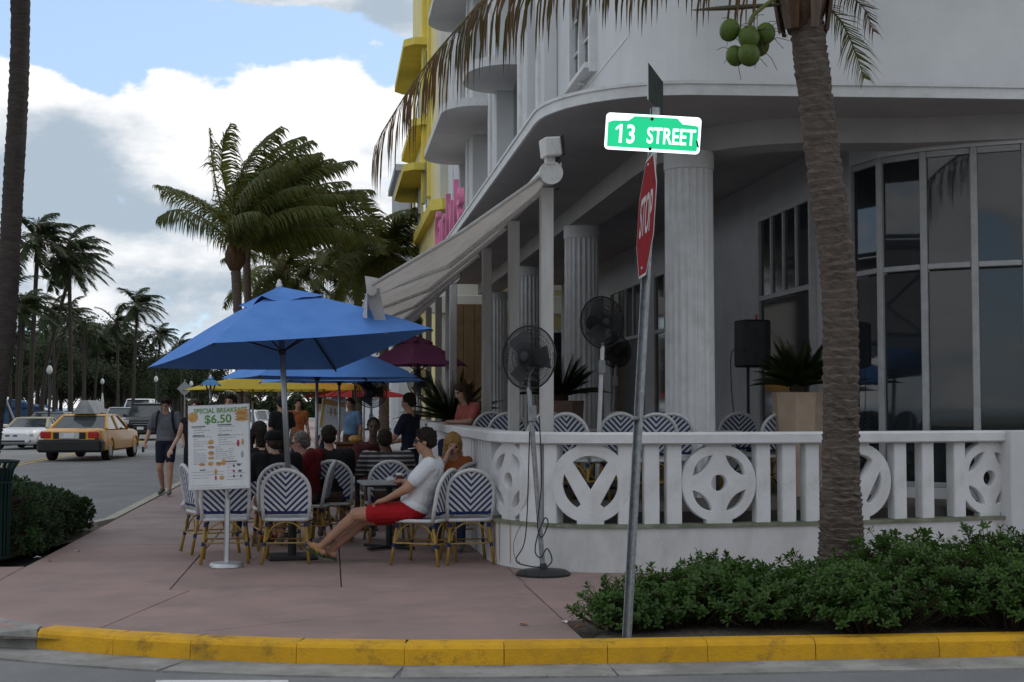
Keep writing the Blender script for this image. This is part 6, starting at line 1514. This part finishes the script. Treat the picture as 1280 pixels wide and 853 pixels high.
# yellow-clothed table and wooden stand far along the pavement
yc = thing('serving_table', 'table under a bright yellow cloth behind the waiter', 'table', at(484, 24))
MB().box((0, 0, .55), (.85, .8, .42), .1, .05).build('cloth', mat('yellow_cloth', (.6, .44, .02), (.5, .36, .02), 4, .9), yc)
for sx in (-1, 1):
    for sy in (-1, 1): MB().tube([(sx * .35, sy * .32, 0), (sx * .35, sy * .32, .4)], .02, 6).build('leg', DARKM, yc)
ws = thing('host_stand', 'brown wooden host stand beside the far menu board', 'stand', at(441, 23.2))
MB().box((0, 0, .5), (.55, .4, .9), 0, .02).build('cabinet', mat('red_brown_wood', (.16, .06, .03), (.1, .04, .02), 6, .6, stretch=(1, 1, .2)), ws); MB().box((0, -.02, .97), (.62, .48, .035), 0, .01).build('top', mat('red_brown_wood', (.16, .06, .03)), ws); MB().ball((.05, 0, 1.04), (.12, .09, .07), 10).build('fruit_bowl', ORG, ws, smooth=True)

# ================================================================ VEHICLES
def paint(name, c): return mat(name, c, tuple(x * .95 for x in c), 3, .32, coat=.25, spec=.4)
CGL = mat('car_glass', (.03, .04, .045), (.05, .06, .065), 4, .05, spec=.8); TYR = mat('tyre', (.014, .014, .014), (.02, .02, .02), 10, .8); RIMM = mat('wheel_rim', (.35, .35, .36), (.28, .28, .29), 8, .35, metal=.7)
RLT = mat('tail_lamp', (.42, .015, .012), (.3, .01, .01), 6, .25, coat=.5); HLT = mat('head_lamp', (.55, .57, .58), (.45, .46, .48), 9, .15, coat=.5); TRIMB = mat('black_trim', (.018, .018, .018), (.026, .026, .026), 7, .55); CHR = mat('chrome', (.5, .5, .5), (.42, .42, .43), 6, .2, metal=.9)
def car(name, label, loc, rz, p, body, roofm=None, group='cars on the road'):
    """p: L, W, H, hood, deck, belt, ws (windscreen base y), rf, rr (roof ends), rb (rear glass base), clear, wheel r, wb front/rear; front is +y"""
    t = thing(name, label, 'car', loc, R(rz), group=group); L, W = p['L'], p['W']; hw = W / 2
    N = 22; vs = []; fs = []; ring = 12
    def top(y):
        f = y / (L / 2)
        if y > p['ws']: s = (y - p['ws']) / (L / 2 - p['ws']); z = lerp(p['belt'], p['hood'], min(1, s * 1.6)); return z - (.16 * max(0, (s - .78) / .22) ** 2)
        if y < p['rb']: s = (p['rb'] - y) / (L / 2 + p['rb']); z = lerp(p['belt'] + .02, p['deck'], min(1, s * 1.5)); return z - (.10 * max(0, (s - .85) / .15) ** 2)
        return p['belt']
    for i in range(N + 1):
        y = -L / 2 + L * i / N; e = abs(y) / (L / 2); w = hw * (1 - .20 * max(0, (e - .70) / .30) ** 2.2); zt = top(y); zb = p['clear'] + (.10 * max(0, (e - .85) / .15) ** 2)
        zm = lerp(zb, zt, .62)
        sec = [(-w * .86, zb), (-w * .985, zb + .07), (-w, lerp(zb, zm, .6)), (-w * .99, zm), (-w * .95, zt - .07), (-w * .80, zt), (w * .80, zt), (w * .95, zt - .07), (w * .99, zm), (w, lerp(zb, zm, .6)), (w * .985, zb + .07), (w * .86, zb)]
        for (x, z) in sec: vs.append((x, y, z))
    for i in range(N):
        for j in range(ring): fs.append((i * ring + j, (i + 1) * ring + j, (i + 1) * ring + (j + 1) % ring, i * ring + (j + 1) % ring))
    fs.append(tuple(range(ring))); fs.append(tuple(N * ring + j for j in range(ring))[::-1])
    bd = MB().add(vs, fs).build('body', body, t, auto=50)
    # greenhouse
    zb = p['belt'] - .02; zr = p['H']; wb_, wt_ = hw * .90, hw * .70
    base = [(-wb_, p['rb']), (wb_, p['rb']), (wb_, p['ws']), (-wb_, p['ws'])]; topq = [(-wt_, p['rr']), (wt_, p['rr']), (wt_, p['rf']), (-wt_, p['rf'])]
    vs = [(x, y, zb) for x, y in base] + [(x, y, zr - .05) for x, y in topq]
    MB().add(vs, [(0, 1, 5, 4), (1, 2, 6, 5), (2, 3, 7, 6), (3, 0, 4, 7)]).build('glass', CGL, t)
    rm = roofm or body
    b = MB(); rv = []
    for (sx, zz) in ((1.03, zr - .06), (1.0, zr - .02), (.8, zr)):
        rv.append([(x * sx, lerp((p['rf'] + p['rr']) / 2, y, sx * (1.04 if sx > 1 else 1)), zz) for x, y in topq])
    vs = [v for r_ in rv for v in r_]; fs = []
    for i in range(2):
        for j in range(4): fs.append((4 * i + j, 4 * i + (j + 1) % 4, 4 * i + 4 + (j + 1) % 4, 4 * i + 4 + j))
    fs += [(8, 9, 10, 11), (3, 2, 1, 0)]
    b.add(vs, fs).build('roof', rm, t, auto=50)
    for j in range(4):
        a = Vector((*base[j], zb)); c = Vector((*topq[j], zr - .05)); MB().tube([a, c], [.055, .045], 6).build('pillar', rm, t)
    for sx in (-1, 1):
        ym = (p['rf'] + p['rr']) / 2 - .05; MB().tube([(sx * wb_ * 1.005, ym, zb), (sx * wt_ * 1.01, ym, zr - .06)], .04, 6).build('pillar', rm if not p.get('open') else CGL, t)
        m_ = MB().box((sx * (hw + .06), p['ws'] - .25, p['belt'] + .06), (.20, .10, .13), 0, .03).build('mirror', body if not p.get('bmir') else TRIMB, t)
    r = p['r']
    for sx in (-1, 1):
        for y in (p['wf'], p['wr']):
            M4 = Matrix.Translation((sx * (hw - .12), y, r)) @ Matrix.Rotation(R(90), 4, 'Y')
            w_ = MB().lathe([(r * .6, -.11), (r * .93, -.115), (r, -.08), (r, .08), (r * .93, .115), (r * .6, .11)], 22, M4).build('wheel', TYR, t, auto=30)
            MB().lathe([(.03, .112), (r * .2, .118), (r * .58, .105), (r * .6, .115), (r * .62, .113)], 16, M4 if sx > 0 else M4 @ Matrix.Rotation(math.pi, 4, 'X')).build('rim', RIMM, w_, auto=30)
            MB().tube([(sx * (hw + .004), y + (r + .06) * math.cos(a), r + (r + .06) * math.sin(a)) for a in [math.pi * i / 10 for i in range(11)]], .03, 5, flat=.6).build('wheel_arch', TRIMB if p.get('dark_arch') else body, t)
    return t
def strip(t, name, c, s, m, b=.02): return MB().box(c, s, 0, b).build(name, m, t)
# taxi, seen from behind
TXY = paint('taxi_yellow', (.62, .28, .008))
g = P(116, 560, 46)
tx = car('taxi', 'yellow taxi with black rear bumper and roof advert driving away', (g.x, g.y, -.13), -6, dict(L=5.3, W=1.96, H=1.46, hood=.93, deck=1.02, belt=1.0, ws=.95, rf=.3, rr=-.95, rb=-1.7, clear=.28, r=.34, wf=1.65, wr=-1.5, bmir=True), TXY)
strip(tx, 'rear_bumper', (0, -2.48, .48), (2.0, .5, .40), TRIMB, .07); strip(tx, 'tail_panel', (0, -2.635, .80), (1.0, .08, .20), TRIMB)
for sx in (-1, 1): strip(tx, 'tail_lamp', (sx * .73, -2.60, .82), (.34, .14, .22), RLT, .03)
strip(tx, 'number_plate', (0, -2.69, .80), (.34, .02, .15), PAPER, .005); strip(tx, 'plate_surround', (0, -2.68, .80), (.62, .02, .19), CHR, .005)
adv = MB().prism([(-.36, -.03), (.36, -.03), (.11, .40), (-.11, .40)], -.75, .75, Matrix.Translation((0, -.35, 1.50)) @ Matrix.Rotation(R(90), 4, 'X')).build('roof_advert', mat('advert_grey', (.33, .35, .36), (.2, .22, .24), 4, .4), tx)
MB().box((0, -.35, 1.475), (.95, .3, .03)).build('advert_rack', TRIMB, tx)
# white convertible
WCAR = paint('white_car_paint', (.66, .67, .68)); BCAR = paint('black_car_paint', (.012, .013, .016)); GCAR = paint('grey_car_paint', (.10, .11, .125)); SCAR = paint('silver_car_paint', (.34, .35, .36)); RCAR = paint('maroon_car_paint', (.11, .02, .02))
g = P(27, 550, 55)
cv = car('convertible', 'white two-seat convertible with cream soft top facing the camera', (g.x - .1, g.y + 2.0, -.13), 172, dict(L=4.1, W=1.8, H=1.27, hood=.80, deck=.88, belt=.86, ws=.35, rf=-.25, rr=-.95, rb=-1.35, clear=.2, r=.33, wf=1.25, wr=-1.25), WCAR, mat('cream_soft_top', (.42, .38, .28), None, 5, .9))
for sx in (-1, 1):
    k_ = strip(cv, 'kidney_grille', (sx * .15, 2.02, .55), (.22, .06, .13), BLACK, .03); strip(cv, 'head_lamp', (sx * .66, 1.93, .60), (.34, .18, .12), HLT, .04)
strip(cv, 'air_intake', (0, 2.03, .34), (1.1, .06, .10), BLACK, .03); strip(cv, 'air_intake', (.62, 2.0, .36), (.25, .06, .08), BLACK); strip(cv, 'air_intake', (-.62, 2.0, .36), (.25, .06, .08), BLACK); strip(cv, 'bonnet_crease', (0, 1.0, .845), (.03, 1.6, .02), WCAR)
def front_face(t, L, W, zl, zg, gr=(.7, .2), lamp=(.42, .16), m=BLACK):
    strip(t, 'grille', (0, L / 2 - .02, zg), (gr[0], .08, gr[1]), m, .02)
    for i in range(3): strip(t, 'grille_bar', (0, L / 2 + .025, zg - gr[1] / 2 + gr[1] * (i + .5) / 3), (gr[0] - .04, .02, .02), CHR, .004)
    for sx in (-1, 1): strip(t, 'head_lamp', (sx * (W / 2 - .27), L / 2 - .08, zl), (lamp[0], .16, lamp[1]), HLT, .03)
    strip(t, 'bumper', (0, L / 2 - .03, zl - .3), (W - .2, .16, .14), TRIMB, .03); strip(t, 'number_plate', (0, L / 2 + .06, zl - .3), (.32, .015, .14), PAPER, .004)
g = P(66, 545, 63); d1 = car('sedan', 'dark grey sedan parked behind the white convertible', (g.x - .1, g.y, -.13), 174, dict(L=4.7, W=1.82, H=1.46, hood=.90, deck=1.0, belt=.95, ws=.9, rf=.2, rr=-1.1, rb=-1.7, clear=.2, r=.33, wf=1.4, wr=-1.4), GCAR); front_face(d1, 4.7, 1.82, .68, .62)
SUVp = dict(L=5.1, W=2.0, H=1.88, hood=1.12, deck=1.2, belt=1.18, ws=1.2, rf=.55, rr=-2.1, rb=-2.35, clear=.3, r=.40, wf=1.55, wr=-1.5, dark_arch=True)
g = P(186, 540, 72); s1_ = car('suv', 'black full-size SUV with chrome bars coming up the road', (g.x, g.y, -.13), 178, SUVp, BCAR); front_face(s1_, 5.1, 2.0, .92, .92, (1.1, .34), (.38, .22))
g = P(152, 530, 84); s2_ = car('sedan', 'silver sedan following beside the black SUV', (g.x, g.y, -.13), 178, dict(L=4.7, W=1.86, H=1.66, hood=1.0, deck=1.1, belt=1.05, ws=1.0, rf=.3, rr=-1.4, rb=-1.9, clear=.25, r=.35, wf=1.4, wr=-1.4), SCAR); front_face(s2_, 4.7, 1.86, .8, .75)
g = P(181, 520, 92); s3_ = car('van', 'white van behind the black SUV', (g.x - .3, g.y, -.13), 180, dict(L=5.2, W=2.0, H=2.2, hood=1.2, deck=1.3, belt=1.3, ws=1.6, rf=1.0, rr=-2.4, rb=-2.5, clear=.3, r=.36, wf=1.6, wr=-1.5), WCAR); front_face(s3_, 5.2, 2.0, .95, .9)
g = P(96, 530, 78); car('sedan', 'silver sedan parked beyond the dark grey one', (g.x, g.y, -.13), 176, dict(L=4.7, W=1.82, H=1.5, hood=.92, deck=1.0, belt=.97, ws=.9, rf=.2, rr=-1.1, rb=-1.7, clear=.2, r=.33, wf=1.4, wr=-1.4), SCAR)
for i, (px, Z, m_, lab) in enumerate(((338, 66, WCAR, 'white car parked beyond the far umbrellas'), (322, 78, SCAR, 'silver car parked behind the far white one'), (118, 100, BCAR, 'black car far down the road by the park'), (140, 110, WCAR, 'white car far down the road by the park'), (306, 95, BCAR, 'black car far along the kerb beyond the umbrellas'))):
    g = P(px, 520, Z); car('sedan', lab, (min(g.x, -4.2) if px > 250 else g.x, g.y, -.13), 178, dict(L=4.7, W=1.82, H=1.5, hood=.92, deck=1.0, belt=.97, ws=.9, rf=.2, rr=-1.1, rb=-1.7, clear=.2, r=.33, wf=1.4, wr=-1.4), m_)

# ================================================================ STREET FURNITURE OF THE FAR SIDE
GLOBE = mat('lamp_globe', (.62, .64, .62), (.55, .57, .55), 6, .4)
def lamp(px, py, Z, label):
    q = P(px, py, Z); t = thing('street_lamp', label, 'street lamp', (q.x, q.y, 0), group='globe street lamps'); h = q.z
    MB().lathe([(.12, 0), (.11, .5), (.06, .6), (.045, h - .25)], 10).build('post', DARKM, t, auto=40); MB().lathe([(.05, 0), (.12, .09), (.135, .2), (.085, .34), (.02, .4)], 14, Matrix.Translation((0, 0, h - .25))).build('globe', GLOBE, t, smooth=True); MB().lathe([(.07, 0), (.04, .08), (.0, .2)], 8, Matrix.Translation((0, 0, h + .27))).build('cap', DARKM, t)
for i, (px, py, Z) in enumerate(((62, 461, 62), (195, 473, 90), (239, 479, 100), (128, 476, 95))): lamp(px, py, Z, ('white globe street lamp on the lawn over the grey sedan', 'white globe street lamp above the SUV', 'small far globe lamp by the diamond sign', 'white globe street lamp over the taxi roof advert')[i])
q = P(231, 486, 60); ds = thing('road_sign', 'grey back of a diamond road sign on a pole', 'road sign', (q.x, q.y, 0)); MB().tube([(0, 0, 0), (0, 0, q.z + .4)], .03, 6).build('pole', GALV, ds); MB().box((0, -.04, q.z), (.46, .012, .46), 0, .005, Matrix.Translation((0, 0, q.z)) @ Matrix.Rotation(R(45), 4, 'Y') @ Matrix.Translation((0, 0, -q.z))).build('plate', GALV, ds)
q = P(128, 500, 80); fs_ = thing('furled_umbrella', 'furled white beach umbrella standing in the park', 'umbrella', (q.x, q.y, 0)); MB().tube([(0, 0, 0), (0, 0, 2.2)], .025, 6).build('pole', DARKM, fs_); MB().lathe([(.05, .6), (.12, .9), (.09, 1.7), (.02, 2.25)], 10, Matrix.Translation((0, 0, .1))).build('canopy', WHC, fs_, smooth=True)
q = P(22, 500, 64); lr_ = thing('guy_pole', 'slanted pale pole leaning against a park palm', 'pole', (q.x, q.y, 0)); MB().tube([(-.6, 0, 2.1), (.25, 0, 0)], .04, 6).build('shaft', GALV, lr_)
BLP = mat('blue_tarp', (.05, .10, .22), (.03, .06, .14), 3, .8)
for i, (px, Z, w_, h_) in enumerate(((18, 84, 3.2, 1.5), (36, 88, 2.6, 1.3), (52, 92, 2.4, 1.2))):
    q = P(px, 500, Z); k = thing('beach_booth', ('blue canvas beach booth on the park lawn near the dark trunk', 'second blue beach booth on the park lawn', 'small blue beach booth behind the grey sedan')[i], 'booth', (q.x, q.y, 0), group='beach booths')
    MB().box((0, 0, h_ / 2), (w_, 1.6, h_), 0, .04).build('side', BLP, k); MB().prism([(-w_ / 2 - .1, 0), (w_ / 2 + .1, 0), (0, .5)], -.9, .9, Matrix.Translation((0, 0, h_)) @ Matrix.Rotation(R(90), 4, 'X')).build('roof', (BLP, WHC, BLP)[i], k)

# low greenery closing the far end of the street
rg = random.Random(99); b = MB()
for i in range(9000):
    x = rg.uniform(-34, 6); z = 3.4 * rg.random() ** .8 * (.6 + .4 * math.sin(x * .9) ** 2); p = Vector((x, 215 + rg.uniform(-1.5, 1.5), z)); d = Vector((rg.uniform(-1, 1), rg.uniform(-1, 1), rg.uniform(-1, 1))).normalized() * .42; e = d.orthogonal() * .6
    b.add([p - e, p + d, p + e, p - d], [(0, 1, 2, 3)])
o = b.build('far_shrubbery', LEAFD); tag(o, 'dark mass of shrubbery closing the far end of the street', 'shrubbery', None, 'stuff')
